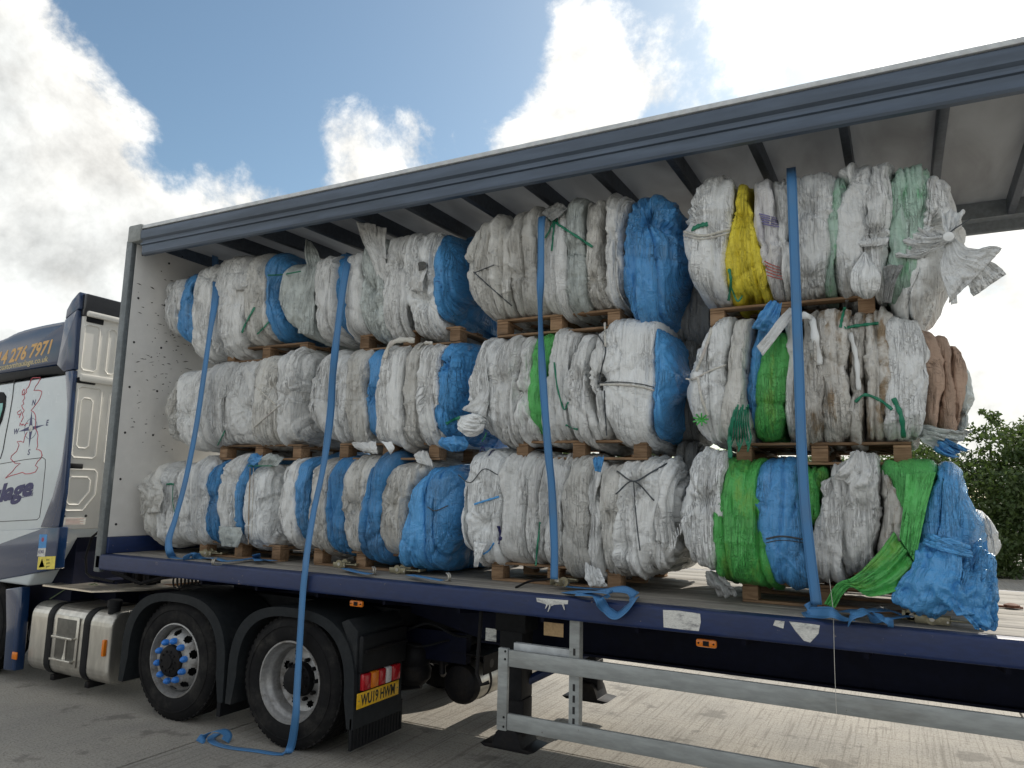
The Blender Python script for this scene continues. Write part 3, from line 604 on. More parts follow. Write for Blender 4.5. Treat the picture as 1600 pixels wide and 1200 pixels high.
c5 = at(67, 843, ly); mb = MB(); mb.lathe([(.024, -.0012), (.018, -.0022), (.0, -.0022)], (c5[0], ly, c5[2]), 14); mb.build('badge', mat('badge_red', (.35, .05, .12), .4, bmp=0), sa)
d6, _ = dirpx((60, 866), (71, 864), ly); text('FORS', NAVYINK, sa, np.array(at(59.2, 865.5, ly))+[0, -.0014, 0], .042, d6, off=.001)
sy = lab([(60, 870), (87, 869), (85, 889), (58, 890)], STICKY)
tri = lab([(60.5, 887), (66, 872.5), (69.5, 886)], INK, 'warning_triangle', sy); 
for k, (wd, y0) in enumerate((('Mind', 875.5), ('cyclist', 880.5), ('space', 885.5))): text(wd, INK, sy, np.array(at(72, y0+1, ly))+[0, -.0014, 0], .026, d6)
# skirt behind the front wheel, front wheel arch
mb = MB(); mb.prism([sp(8, 920), sp(33, 917), sp(31, 950), sp(22, 1049), sp(4, 1047), sp(9, 980)], CY, CY+.10, 'y', .015, 3); sk = mb.build('wheel_skirt', NAVYGLOSS, tk)
m0, m1 = sp(20.5, 1018), sp(26.5, 1031); mb = MB(); mb.box((m0[0], CY-.012, m1[1]), (m1[0], CY+.004, m0[1]), .006); mb.build('marker_lamp', ORANGE, sk)
mb = MB(); mb.box((-3.3, .3, .55), (-.85, 2.2, 1.52)); mb.box((-.9, .55, .62), (-.5, 1.9, 1.0)); mb.build('engine_block', CHASSIS, tk, False)
# wheels
def tyre_mesh():
    mb = MB(); R_ = .5
    prof = [(.295, .03), (.315, .008), (.345, .0), (.40, -.004), (.445, .004), (.478, .02), (.493, .038)]
    for y in (.062, .108, .154, .2, .246): prof += [(R_, y-.016), (R_, y+.008), (R_-.014, y+.011), (R_-.014, y+.019), (R_, y+.022)]
    prof += [(.493, .28), (.47, .305), (.40, .315), (.33, .31), (.295, .28)]
    prof = sorted(prof[:7], key=lambda p: p[1] if 0 else 0)+prof[7:]
    mb.lathe(prof, (0, 0, 0), 64, closed=True)
    for k in range(6):       # raised sidewall ribs
        pass
    mb.lathe([(.418, -.0035), (.421, -.0065), (.426, -.0065), (.429, -.003)], (0, 0, 0), 64, caps=False)
    # shoulder blocks
    for k in range(56):
        t = 2*math.pi*k/56; c = Vector((math.cos(t)*.492, .05, math.sin(t)*.492)); r = Vector((math.cos(t), 0, math.sin(t))); s = Vector((-math.sin(t), 0, math.cos(t)))
        mb.obox(c, r, Vector((0, 1, 0)), s, (.022, .03, .034))
    return mb
def wheel(name, x, y, kind, par):
    e = bpy.data.objects.new(name, None); COL.objects.link(e); e.parent = par; e.location = (x-par.location[0], y-par.location[1], .5)
    def add(nm, mesh): o = bpy.data.objects.new(nm, mesh); COL.objects.link(o); o.parent = e; return o
    add('tyre', TY); 
    for nm, me in RIM[kind]: add(nm, me)
    return e
t_ = tyre_mesh().build('tyre', RUBBER); TY = t_.data; bpy.data.objects.remove(t_)
def disc_with_holes(mb, prof, nh, rh0, rh1, frac=.5, n=120):
    """lathe whose faces between radii rh0..rh1 are cut away in nh windows"""
    rows = [[mb.b.verts.new((r*math.cos(2*math.pi*k/n), a, r*math.sin(2*math.pi*k/n))) for k in range(n)] for r, a in prof]
    for i, (A, B) in enumerate(zip(rows, rows[1:])):
        rm = (prof[i][0]+prof[i+1][0])/2; inside = rh1 > rm > rh0
        q_ = max(0, 1-((rm-(rh0+rh1)/2)/((rh1-rh0)/2))**2)**.5 if inside else 0
        for k in range(n):
            ph = ((k+.5)*nh/n) % 1
            if inside and abs(ph-.5) < frac/2*q_: continue
            mb.b.faces.new((A[k], A[(k+1) % n], B[(k+1) % n], B[k]))
    return mb
RIM = {}
def rim_meshes():
    out = []
    def take(mb, nm, m): o = mb.build(nm, m); me = o.data; bpy.data.objects.remove(o); return (nm, me)
    # outward dished wheel with blue nut caps
    A = []
    mb = MB(); mb.lathe([(.288, .03), (.300, .004), (.310, .006), (.313, .016), (.306, .022)], (0, 0, 0), 64, caps=False)
    mb.lathe([(.296, .012), (.282, .05), (.268, .10), (.262, .16)], (0, 0, 0), 64, caps=False)
    rs = np.linspace(.264, .19, 14); disc_with_holes(mb, [(r, .075-.085*math.sin((.264-r)/.074*1.45)) for r in rs]+[(.178, -.012), (.135, -.014)], 10, .205, .252, .46)
    A.append(take(mb, 'rim', STEELRIM))
    mb = MB(); mb.lathe([(.28, .16), (.001, .16)], (0, 0, 0), 32, caps=False); mb.lathe([(.137, -.012), (.128, -.04), (.11, -.052), (.06, -.055), (.055, -.066), (.001, -.068)], (0, 0, 0), 32, caps=False)
    for k in range(10): t = k*.6283; mb.lathe([(.011, -.05), (.010, -.062)], (.085*math.cos(t), 0, .085*math.sin(t)), 6)
    A.append(take(mb, 'hub', DARK))
    for k in range(10):
        t = k*.6283+.2; mb = MB(); c = (.1675*math.cos(t), 0, .1675*math.sin(t)); mb.lathe([(.027, -.008), (.027, -.036), (.022, -.05), (.012, -.062), (.0, -.065)], c, 10)
        t2 = t+.3; 
        A.append(take(mb, 'nut_cap', BLUECAP))
    RIM['steer'] = A
    B = []
    mb = MB(); mb.lathe([(.288, .03), (.300, .004), (.312, .004), (.316, .016), (.306, .024)], (0, 0, 0), 64, caps=False)
    mb.lathe([(.298, .012), (.285, .045), (.278, .06), (.262, .075), (.252, .10), (.248, .165)], (0, 0, 0), 64, caps=False)
    rs = np.linspace(.25, .15, 14); disc_with_holes(mb, [(r, .165+.012*math.sin((.25-r)/.1*3.14)) for r in rs]+[(.145, .16), (.13, .15)], 8, .178, .232, .42)
    B.append(take(mb, 'rim', STEELRIM))
    mb = MB(); mb.lathe([(.27, .24), (.001, .24)], (0, 0, 0), 32, caps=False); mb.lathe([(.135, .16), (.125, .10), (.11, .085), (.10, .05), (.07, .035), (.001, .03)], (0, 0, 0), 32, caps=False)
    for k in range(10): t = k*.6283; mb.lathe([(.016, .165), (.016, .13), (.012, .12)], (.155*math.cos(t), 0, .155*math.sin(t)), 6)
    for k in range(10): t = k*.6283+.3; mb.lathe([(.011, .09), (.011, .07)], (.107*math.cos(t), 0, .107*math.sin(t)), 6)
    B.append(take(mb, 'hub', DARK)); RIM['drive'] = B
rim_meshes()
X1, X2 = 1.075, 2.425
wheel('wheel', X1, .03, 'steer', tk); wheel('wheel', X2, .01, 'drive', tk); wheel('wheel', X2, .36, 'drive', tk); wheel('wheel', -2.0, .08, 'steer', tk)
for x in (X1, X2, -2.0):
    w = wheel('wheel', x, 2.47, 'steer' if x != X2 else 'drive', tk); w.rotation_euler.z = math.pi
for x in (X1, X2): mb = MB(); mb.tube([(x, .3, .5), (x, 2.2, .5)], .07, 10); mb.lathe([(.05, -.2), (.2, -.1), (.24, 0), (.2, .1), (.05, .2)], (x, 1.25, .5), 16); mb.build('axle', DARK, tk)
# mudguards
def guard(x, flat_tail=False):
    e = 2.7; out, inn = [], []
    for k in range(33):
        t = math.pi*(k/32)*1.0; c, s = math.cos(t), math.sin(t); f = lambda v: math.copysign(abs(v)**(2/e), v)
        out.append((x+.655*f(c), .47+.595*f(s))); inn.append((x+.56*f(c), .47+.525*f(s)))
    out = [(x+.66, .25)]+out+[(x-.66, .25)]; inn = [(x+.60, .25)]+inn+[(x-.60, .25)]
    mb = MB()
    for i in range(len(out)-1):
        A = [out[i], out[i+1], inn[i+1], inn[i]]
        f0 = [mb.b.verts.new((p[0], .0, p[1])) for p in A]; f1 = [mb.b.verts.new((p[0], .60, p[1])) for p in A]
        mb.b.faces.new(f0); mb.b.faces.new((f0[0], f0[1], f1[1], f1[0])); mb.b.faces.new((f0[2], f0[3], f1[3], f1[2]))
    bmesh.ops.remove_doubles(mb.b, verts=mb.b.verts[:], dist=.0005)
    return mb.build('mudguard', FENDER, tk, ang=40)
for x in (X1, X2):
    guard(x)
mb = MB(); mb.box((X1+.58, .02, .13), (X1+.62, .5, .34)); mb.build('mud_flap', BLACKP, tk, False)
mb = MB(); mb.prism([(X2+.60, .26), (X2+.645, .26), (X2+.645, .95), (X2+.55, 1.03), (X2+.48, 1.0), (X2+.59, .8)], .02, .62, 'y', .01); rp = mb.build('rear_wing', FENDER, tk)
PX = X2+.645
mb = MB(); mb.box((PX-.02, .0, .10), (PX+.004, .64, .33), .004)
for k in range(16): mb.box((PX+.004, .02+k*.039, .11), (PX+.010, .035+k*.039, .32))
mb.build('mud_flap', BLACKP, tk, False)
mb = MB(); mb.box((PX, .03, .64), (PX+.05, .60, .92), .02); mb.build('lamp_carrier', BLACKP, tk)
mb = MB(); mb.tube([(PX+.06, .06, .80), (PX+.075, .3, .815), (PX+.06, .58, .80)], .014, 8); mb.build('grab_bar', DARK, tk)
# tail lamp and number plate
mb = MB(); mb.box((PX, .04, .515), (PX+.03, .52, .645), .012); tl = mb.build('tail_lamp', BLACKP, tk)
for y0, y1, m in ((.045, .14, REDLENS), (.14, .235, ORANGE), (.235, .325, REDLENS), (.325, .40, WHITELENS), (.40, .515, REDLENS)):
    mb = MB(); mb.box((PX+.02, y0+.001, .52), (PX+.06, y1-.001, .64), .010); mb.build('lens', m, tl)
mb = MB(); mb.box((PX+.03, .01, .395), (PX+.036, .53, .506), .002); npl = mb.build('number_plate', PLATEY, tk)
text('WU19 HWM', INK, npl, (PX+.0365, .052, .414), .108, (0, 1, 0), (0, 0, 1), 0, .003, fit=.425)
for y in (.03, .51): mb = MB(); mb.lathe([(.006, 0), (.005, .003)], (PX+.036, y, .45), 8, 'x'); mb.build('screw', BRASSY, npl)
# fuel tank
tx0, tx1, tz0, tz1 = -1.13, .13, .135, .80
mb = MB(); r = .13; prof = []
for (yc, zc, a0) in ((.08+r, tz0+r, 180), (.70-r, tz0+r, 270), (.70-r, tz1-r, 0), (.08+r, tz1-r, 90)):
    for k in range(7): t = math.radians(a0+k*15); prof.append((yc+r*math.cos(t), zc+r*math.sin(t)))
mb.prism(prof, tx0, tx1, 'x', .035, 3); ft = mb.build('fuel_tank', ALU, tk)
def wrap(x0, x1, m, name, d=.006):
    mb = MB(); P = [(a+(.004 if 0 else 0), b) for a, b in prof]; c = ((.08+.70)/2, (tz0+tz1)/2)
    O = [(c[0]+(a-c[0])*(1+d/.31), c[1]+(b-c[1])*(1+d/.33)) for a, b in P]
    mb.prism(O, x0, x1, 'x', .002); return mb.build(name, m, ft)
wrap(-.83, -.74, BLACKP, 'tank_strap', .008); wrap(-.26, -.17, BLACKP, 'tank_strap', .008)
# step recess between the straps
mb = MB(); mb.box((-.69, .066, .25), (-.32, .0745, .72), .003); rec = mb.build('step_frame', ALU, ft)
mb = MB(); mb.box((-.655, .0635, .285), (-.355, .0665, .69), .002); mb.build('step_well', mat('well_grey', (.13, .125, .11), .5, .6, amt=.5, scale=3), rec)
for z in (.51, .30): mb = MB(); mb.box((-.665, .02, z), (-.345, .07, z+.022), .004); mb.build('step', ALU, rec)
mb = MB(); mb.tube([(-.49, .058, .31), (-.485, .058, .38), (-.48, .058, .50)], [.022, .010, .008]); mb.build('step_rod', ALU, rec)
mb = MB(); mb.lathe([(.055, 0), (.055, .06), (.066, .062), (.066, .12), (.05, .128), (0, .128)], (.02, .18, .78), 20, 'z'); mb.build('filler_cap', BLACKP, ft)
mb = MB(); mb.box((.065, .05, .41), (.10, .085, .56), .008); mb.build('marker_lamp', ORANGE, ft)
mb = MB(); mb.tube([(tx0-.01, .2, .62), (tx0-.03, .14, .66), (tx0-.03, .10, .5), (tx0-.01, .10, .42)], .008); mb.build('fuel_hose', DARK, ft)
for x in (-.74, -.2): mb = MB(); mb.box((x-.03, .12, .08), (x+.03, .3, tz0), .006); mb.build('tank_bracket', DARK, ft)
# chassis, catwalk and fittings
for y in (.82, 1.6): mb = MB(); mb.box((-.9, y, .62), (3.55, y+.08, .86)); mb.build('frame_rail', CHASSIS, tk, False)
mb = MB(); mb.prism([(-1.05, .12), (-.25, .12), (.02, .5), (.10, .80), (.95, 1.37), (.98, 2.2), (-1.05, 2.3)], .955, .972, 'z'); mb.build('catwalk', CHEQ, tk)
mb = MB(); mb.lathe([(.45, 1.10), (.45, 1.13), (.1, 1.14)], (1.85, 1.25, 0), 30, 'z'); mb.build('fifth_wheel', DARK, tk)
mb = MB(); mb.tube([at(160, 925, .62), at(318, 910, .95)], .017, 10); mb.tube([at(316, 911, .95), at(338, 914, .98)], .026, 8); mb.build('lever_bar', POLE, tk)
co = [(.40+.045*math.cos(t*.5), .52+.035*t/10, 1.06+.06*math.sin(t*.5)) for t in range(0, 90)]
mb = MB(); mb.tube(co, .009, 5); mb.build('air_coil', INK, tk)
mb = MB(); mb.tube([at(155, 830, .2), at(143, 840, .2), at(134, 870, .2), at(135, 895, .2), at(141, 901, .2), at(178, 909, .25)], .012, 8); mb.build('air_line', DARK, tk)
mb = MB(); mb.tube([at(78, 936, .25), at(100, 922, .3), at(148, 912, .4), at(165, 920, .45)], .006, 6); mb.build('cable', mat('cable_green', (.10, .14, .07), .5, bmp=0), tk)
mb = MB()
for k in range(7): mb.box((-.62+k*.06, .7+.05*(k % 3), .9), (-.57+k*.06, .8+.05*(k % 3), 1.15+.05*((k*5) % 4)), .01)
mb.tube([(-.6, .5, 1.4), (-.5, .5, 1.1), (-.2, .6, 1.0), (.1, .8, 1.1)], .02); mb.tube([(-.62, .8, 1.45), (-.4, .75, 1.2), (-.05, .9, 1.15), (.02, 1.0, 1.3)], .016); mb.build('valve_gear', DARK, tk)
mb = MB(); mb.box((2.6, .95, .55), (3.3, 1.75, .93), .03); mb.lathe([(.10, .40), (.145, .45), (.15, .52), (.13, .56), (.15, .60), (.145, .68), (.10, .74)], (3.02, .86, 0), 20, 'z')
mb.tube([(2.5, .8, .42), (2.9, .82, .36), (3.1, .86, .40)], .035, 8); mb.tube([(3.2, 1.0, .8), (3.25, .95, .5), (3.1, 1.2, .42)], .03, 8); mb.build('suspension', DARK, tk)
mb = MB(); mb.tube(catmull([(2.7, .72, .98), (3.0, .68, .86), (3.25, .72, .93), (3.5, .8, .84), (3.7, .9, .9)], 24), .012, 6); mb.tube(catmull([(2.65, .7, .90), (3.1, .7, .74), (3.4, .8, .8)], 20), .009, 6); mb.build('hose', BLACKP, tk)
mb = MB(); mb.prism([(.35, .64), (3.0, .64), (3.0, 1.9), (1.1, 1.9), (1.1, 1.45), (.35, .98)], .88, 1.03, 'z'); mb.build('dark_fill_plate', BLACKP, tk, False)  # black plate added to keep the gap above the wheels dark
# rear end: cross tank and drilled crossmember
mb = MB(); mb.lathe([(.0, .86), (.09, .865), (.14, .89), (.158, .93), (.158, 2.15), (.14, 2.2), (0, 2.2)], (3.46, 0, .44), 32); at_ = mb.build('air_tank', ALU, tk); mb = MB(); mb.lathe([(.0, .855), (.10, .858), (.148, .885), (.162, .93), (.163, .95)], (3.46, 0, .44), 32, caps=False); mb.build('tank_end', DARK, at_)
for y in (1.12, 1.6): mb = MB(); mb.lathe([(.163, y), (.163, y+.03)], (3.46, 0, .44), 32); mb.build('tank_band', DARK, at_)
mb = MB(); mb.box((3.42, .82, .70), (3.72, 1.75, .708)); mb.box((3.712, .82, .56), (3.72, 1.75, .70)); cm_ = mb.build('rear_crossmember', DARK, tk, False)
for y in (.95, 1.15, 1.35, 1.58): mb = MB(); mb.box((3.54, y-.03, .7085), (3.60, y+.03, .7095)); mb.build('slot', INK, cm_, False); mb = MB(); mb.lathe([(.035, 0), (.0, .0008)], (3.7205, y, .63), 14, 'x'); mb.build('hole', INK, cm_)
# ------------------------------------------------------------------ woven bag cloth
def cloth(name, c, dirt=(.30, .27, .22), amt=.55, rough=.5, weave=.25, stain=None, prt=None, spec=.4):
    m, n, l, b, o = new_mat(name)
    uv = coord(n, l, (1, 1, 1), 'UV'); st = coord(n, l, (16, 2.2, 1), 'UV'); ob = coord(n, l, (1, 1, 1), 'Object')
    oi = N(n, 'ShaderNodeObjectInfo')
    col = c
    f1 = ramp(n, l, noise(n, l, ob, 2.6, 7, .62), .44, .78, 0, amt); col = mixc(n, l, f1, c, tuple((x*.45+y*.55) for x, y in zip(c, dirt)))
    f2 = ramp(n, l, noise(n, l, st, 2.0, 6, .7, .3), .5, .8, 0, amt*.9); col = mixc(n, l, f2, col, dirt)
    f3 = ramp(n, l, noise(n, l, uv, 48, 4, .75), .60, .70, 0, amt*.7); col = mixc(n, l, f3, col, tuple(x*.35 for x in dirt))
    if stain: f4 = ramp(n, l, noise(n, l, coord(n, l, (7, 2.2, 1), 'UV'), 1.6, 7, .68), .50, .66, 0, stain[1]); col = mixc(n, l, f4, col, stain[0])
    if prt:      # broken lines of faded print
        br = N(n, 'ShaderNodeTexBrick', i_Scale=1.0, offset=.37); 
        for k, v in (('Brick Width', .022), ('Row Height', .034), ('Mortar Size', .007), ('Mortar Smooth', .1)): br.inputs[k].default_value = v
        l.new(uv, br.inputs['Vector'])
        br.inputs['Color1'].default_value = (1, 1, 1, 1); br.inputs['Color2'].default_value = (0, 0, 0, 1); br.inputs['Mortar'].default_value = (0, 0, 0, 1)
        blk = ramp(n, l, noise(n, l, coord(n, l, (3, 3, 1), 'UV'), 1.3, 1), .48, .56); mk = math_(n, l, 'MULTIPLY', br.outputs['Color'], math_(n, l, 'MULTIPLY', blk, ramp(n, l, noise(n, l, uv, 130, 2), .44, .56)))
        col = mixc(n, l, math_(n, l, 'MULTIPLY', mk, .8), col, prt)
    hs = N(n, 'ShaderNodeHueSaturation'); l.new(col, hs.inputs['Color']); l.new(math_(n, l, 'ADD', math_(n, l, 'MULTIPLY', oi.outputs['Random'], .22), .86), hs.inputs['Value'])
    l.new(hs.outputs[0], b.inputs['Base Color']); b.inputs['Roughness'].default_value = rough; b.inputs['Specular IOR Level'].default_value = spec
    # creases finer than the mesh: bands of sharp folds plus tape weave
    def crease(sc, det, ro, di): return math_(n, l, 'POWER', math_(n, l, 'MULTIPLY', math_(n, l, 'ABSOLUTE', math_(n, l, 'SUBTRACT', noise(n, l, coord(n, l, sc, 'UV'), 1.0, det, ro, di), .5)), 2.0), .7)
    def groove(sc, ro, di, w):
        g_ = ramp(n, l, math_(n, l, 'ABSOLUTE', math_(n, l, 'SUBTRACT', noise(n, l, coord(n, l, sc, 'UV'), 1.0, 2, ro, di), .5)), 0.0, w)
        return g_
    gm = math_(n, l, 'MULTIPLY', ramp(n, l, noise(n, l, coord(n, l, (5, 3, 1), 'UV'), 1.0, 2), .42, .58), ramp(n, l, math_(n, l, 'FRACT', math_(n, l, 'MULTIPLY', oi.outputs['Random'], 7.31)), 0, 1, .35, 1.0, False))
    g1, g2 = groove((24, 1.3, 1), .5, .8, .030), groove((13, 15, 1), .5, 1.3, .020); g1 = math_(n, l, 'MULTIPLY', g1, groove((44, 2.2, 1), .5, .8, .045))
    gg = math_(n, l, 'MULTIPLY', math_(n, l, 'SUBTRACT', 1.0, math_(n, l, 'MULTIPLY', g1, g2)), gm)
    l.new(mixc(n, l, math_(n, l, 'MULTIPLY', gg, .55), hs.outputs[0], tuple(.35*x+.2*y for x, y in zip(c, dirt))), b.inputs['Base Color'])  # fold grooves darkened in the base colour: painted crease shade with some grime
    k = bump(n, l, b, math_(n, l, 'SUBTRACT', 1.0, gg), .7, .016)
    k = bump(n, l, b, crease((38, 2.6, 1), 2, .5, .6), .4, .024, k)
    k = bump(n, l, b, crease((70, 7, 1), 2, .5, .8), .32, .012, k)
    k = bump(n, l, b, crease((22, 27, 1), 2, .5, 1.1), .35, .020, k)
    bump(n, l, b, noise(n, l, uv, 160, 3, .7), weave, .003, k)
    return m
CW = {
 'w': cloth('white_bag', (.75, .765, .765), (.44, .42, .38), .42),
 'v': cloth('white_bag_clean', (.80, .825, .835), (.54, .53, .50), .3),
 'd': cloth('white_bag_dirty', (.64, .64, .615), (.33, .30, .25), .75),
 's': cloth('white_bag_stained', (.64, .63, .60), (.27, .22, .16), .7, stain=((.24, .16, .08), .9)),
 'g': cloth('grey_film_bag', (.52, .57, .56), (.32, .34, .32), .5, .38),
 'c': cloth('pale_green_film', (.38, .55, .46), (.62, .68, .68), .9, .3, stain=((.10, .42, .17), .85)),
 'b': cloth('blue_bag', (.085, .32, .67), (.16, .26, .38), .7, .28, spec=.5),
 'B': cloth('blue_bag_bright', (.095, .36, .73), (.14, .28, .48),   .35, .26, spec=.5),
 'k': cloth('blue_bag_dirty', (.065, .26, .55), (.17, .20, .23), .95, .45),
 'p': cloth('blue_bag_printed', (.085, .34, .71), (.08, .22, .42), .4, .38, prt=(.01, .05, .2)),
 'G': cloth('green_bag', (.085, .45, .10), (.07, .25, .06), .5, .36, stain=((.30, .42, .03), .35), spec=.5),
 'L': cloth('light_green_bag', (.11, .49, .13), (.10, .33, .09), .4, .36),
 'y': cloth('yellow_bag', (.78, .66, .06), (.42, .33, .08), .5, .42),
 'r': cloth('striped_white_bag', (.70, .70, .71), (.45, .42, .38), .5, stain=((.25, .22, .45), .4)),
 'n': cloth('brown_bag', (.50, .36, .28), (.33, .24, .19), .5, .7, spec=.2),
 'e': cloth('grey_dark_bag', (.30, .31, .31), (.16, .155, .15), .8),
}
CORDM = mat('green_cord', (.015, .21, .12), .4, dirt=(.03, .12, .08), amt=.5, scale=20, bmp=0); SEAMM = mat('seam_tape', (.60, .59, .54), .6, dirt=(  .35, .26, .27), amt=.6, scale=9, bmp=.1); DARKCORD = mat('dark_cord', (.06, .07, .08), .6, bmp=0)
def bil(x): return np.abs(x)
SE = 5.2
def section(hd, hh, dens):
    t = np.linspace(0, 2*np.pi, 2400, endpoint=False)+math.pi*.0
    c, s = np.cos(t), np.sin(t); cy = np.sign(c)*np.abs(c)**(2/SE); sz = np.sign(s)*np.abs(s)**(2/SE)
    d = np.hypot(np.diff(np.r_[cy, cy[0]])*hd, np.diff(np.r_[sz, sz[0]])*hh)
    wgt = np.where(cy < .35, 1/dens, 1/.07); w = np.r_[0, np.cumsum(d*wgt)]; n = int(w[-1]); tt = np.interp(np.arange(n)*w[-1]/n, w, np.r_[t, 2*np.pi])
    c, s = np.cos(tt), np.sin(tt); cy = np.sign(c)*np.abs(c)**(2/SE); sz = np.sign(s)*np.abs(s)**(2/SE)
    arc = np.interp(tt, np.r_[t, 2*np.pi], np.r_[0, np.cumsum(d)]); return cy, sz, arc
_seed = [100]
def bag(parent, spec, yf, depth, Lc, Rc, zt, zb, endL=0., endR=0., style=1.0, knots=(), dens=.0068, name='bag', label=None, sag=.0, puff=1.0):
    """one folded bag of a bale: Lc, Rc world x at top, middle, bottom; zt, zb heights at its two edges"""
    _seed[0] += 1; sd = _seed[0]; r = np.random.RandomState(sd)
    th = np.mean(Rc)-np.mean(Lc); yf = yf+r.uniform(-.022, .022); fin = r.choice([.25, .5, .75, 1.0, 1.15])
    hd, hh0 = depth/2, (np.mean(zt)-np.mean(zb))/2; yc = yf+hd
    cy, sz, arc = section(hd, hh0, .0115)
    e0 = min(.036, th*.42)
    # rings: distance from the bag's left edge, shrink towards the crease at either edge
    def edge(end):
        if end: 
            k = np.linspace(0, 1, int(max(8, end/.011)))[:-1]; a = np.r_[np.linspace(0.02, .8, 26), np.sin(np.linspace(math.asin(.82), math.pi/2, 22))]
            return [(end*(1-math.sqrt(max(0, 1-v**2.6))), v) for v in a]
        return [(e0*(1-math.cos(t)), None) for t in np.linspace(0, math.pi/2, max(5, int(e0/.009)))[:-1]]
    eL, eR = edge(endL), edge(endR)
    i0, i1 = (endL or e0), th-(endR or e0)
    mid = [(v, None) for v in np.linspace(i0, i1, max(4, int((i1-i0)/dens)))] if i1 > i0 else []
    R_ = [(d, s) for d, s in eL]+mid+[(th-d, s) for d, s in eR[::-1]]
    u = np.clip(np.array([q_[0] for q_ in R_])/th, 0, 1); frac = np.array([q_[1] if q_[1] is not None else 1. for q_ in R_])
    dl, dr = u*th, (1-u)*th
    pin = np.zeros_like(u); pd = .06+.05*r.rand()
    if not endL: pin += pd*(1-np.sqrt(np.clip(1-(1-np.clip(dl/e0, 0, 1))**2, 0, 1)))
    if not endR: pin += pd*(1-np.sqrt(np.clip(1-(1-np.clip(dr/e0, 0, 1))**2, 0, 1)))
    arch = .020*puff*(1-(2*u-1)**2)             # belly between creases
    t = (1-sz)/2
    def q3(P, t): a, b, c = P; return a*(1-t)*(1-2*t)+4*b*t*(1-t)+c*t*(2*t-1)
    XL, XRr = q3(Lc, t)[None], q3(Rc, t)[None]; U = u[:, None]
    ztop = (zt[0]+(zt[1]-zt[0])*U); zbot = (zb[0]+(zb[1]-zb[0])*U); zc, hh = (ztop+zbot)/2, (ztop-zbot)/2
    F = frac[:, None]
    X = XL+(XRr-XL)*U
    Y = yc+cy[None]*(hd*F-pin[:, None]+arch[:, None]); Z = zc+sz[None]*(hh*F-pin[:, None]*.8+arch[:, None]*.6)
    # belly of the front sags a little
    Y = Y-.03*np.clip(-cy, 0, 1)[None]*np.sin(math.pi*np.clip(t, 0, 1))[None]*F
    ox, oy = sd*7.31, sd*3.17
    X = X+.026*pn(X*2.6, Z*3.4, 2.7)+.007*pn(X*5, Z*9, 6.1)
    Z = Z+.016*pn(X*6, Y*4, Z*2)
    P = np.stack([X, Y, Z], -1)
    gu = np.gradient(P, axis=0); gv = np.stack([np.gradient(np.concatenate([P[:, -2:, k], P[:, :, k], P[:, :2, k]], 1), axis=1)[:, 2:-2] for k in range(3)], -1)
    Nn = np.cross(gv, gu); Nn /= np.maximum(np.linalg.norm(Nn, axis=-1, keepdims=True), 1e-9)
    cen = np.array([X.mean(), yc, np.mean(zc)])
    if (Nn*(P-cen)).sum() < 0: Nn = -Nn
    S_ = arc[None]+0*X
    # folds run round the bag; they wander, split and fade
    Wx = X+.050*pn(X*3+ox, S_*1.5, oy)+.012*pn(X*9+ox, S_*3.2, oy+3)+.003*pn(X*20+ox, S_*9, oy+4)
    amp = .25+1.5*np.clip(pn(X*4+ox, S_*1.7+oy, 5.5)+.32, 0, 1)
    gro = lambda v, w: np.exp(-(v/w)**2)
    na, nb, nc = pn(Wx*9+ox, S_*.32+oy, 1.5), pn(Wx*18+ox, S_*.8+oy, 2.5), pn(Wx*38+ox, S_*1.4+oy, 4.5)
    ma, mb_, mc = [np.clip(pn(X*5+ox+q_, S_*2.2+oy, 7.7+q_)*1.6+.55, 0, 1) for q_ in (0, 3, 6)]
    fold = .016*bil(na)**.6+fin*(.009*bil(nb)**.7+.004*bil(nc))-.058*(.35+.65*ma)*gro(na, .050)-.030*fin*mb_*gro(nb, .09)-.013*fin*mc*gro(nc, .15)+.026
    # pleats: layers lying one over the next, each with its own lip
    pw = Wx*(11+5*r.rand())+.35*pn(X*6+ox, S_*1.1, 9.1)+ox; pk = np.floor(pw); pf = pw-pk; side = 1 if r.rand() < .5 else -1
    ph = np.abs(np.sin(pk*12.9898+sd)*43758.5453) % 1; ph = ph*(.4+.9*np.clip(pn(pk*1.7, S_*1.3+oy, 3.3)+.5, 0, 1))
    ramp_ = np.where(pf < .86, pf/.86, (1-pf)/.14) if side > 0 else np.where(pf > .14, (1-pf)/.86, pf/.14)
    fold = fold+.044*(.45+.55*fin)*ph*ramp_
    ca, sa_ = math.cos(sd*2.4), math.sin(sd*2.4); A1, A2 = X*ca+Z*sa_, -X*sa_+Z*ca
    crm = .030-.052*bil(pn(A1*4.2+ox, A2*2.4, P[..., 1]*3+oy))-.024*mc*gro(pn(A1*7+ox, A2*2.0, P[..., 1]*4+oy+5), .07)-.016*ma*gro(pn(A2*10+ox, A1*3.0, P[..., 1]*6+oy+9), .09)-.022*bil(pn(A1*9+ox, A2*5.5, P[..., 1]*8+oy))-.012*bil(pn(A2*20+ox, A1*13, P[..., 1]*16+oy))-.003*bil(pn(A1*38+ox, A2*30, P[..., 1]*30+oy))
    capw = np.clip((1-F)*1.5, 0, 1)
    if endL or endR:
        ang = np.arctan2(Z-zc, Y-yc); rad_ = np.hypot(Y-yc, Z-zc)
        capf = .022*bil(pn(np.cos(ang)*5+ox, np.sin(ang)*5+oy, rad_*2.5))+.01*bil(pn(np.cos(ang)*13+ox, np.sin(ang)*13+oy, rad_*6)); fold = fold*(1-capw)+capf*capw
    disp = amp*fold*style+crm*(.62-.30*style)*(.55+.45*fin)
    disp += .014*pn(X*2.3+ox, S_*1.6+oy, 8.8)
    # tension lines: long straight creases where the cloth was pulled tight
    hgt, wid = float(np.mean(ztop-zbot)), th
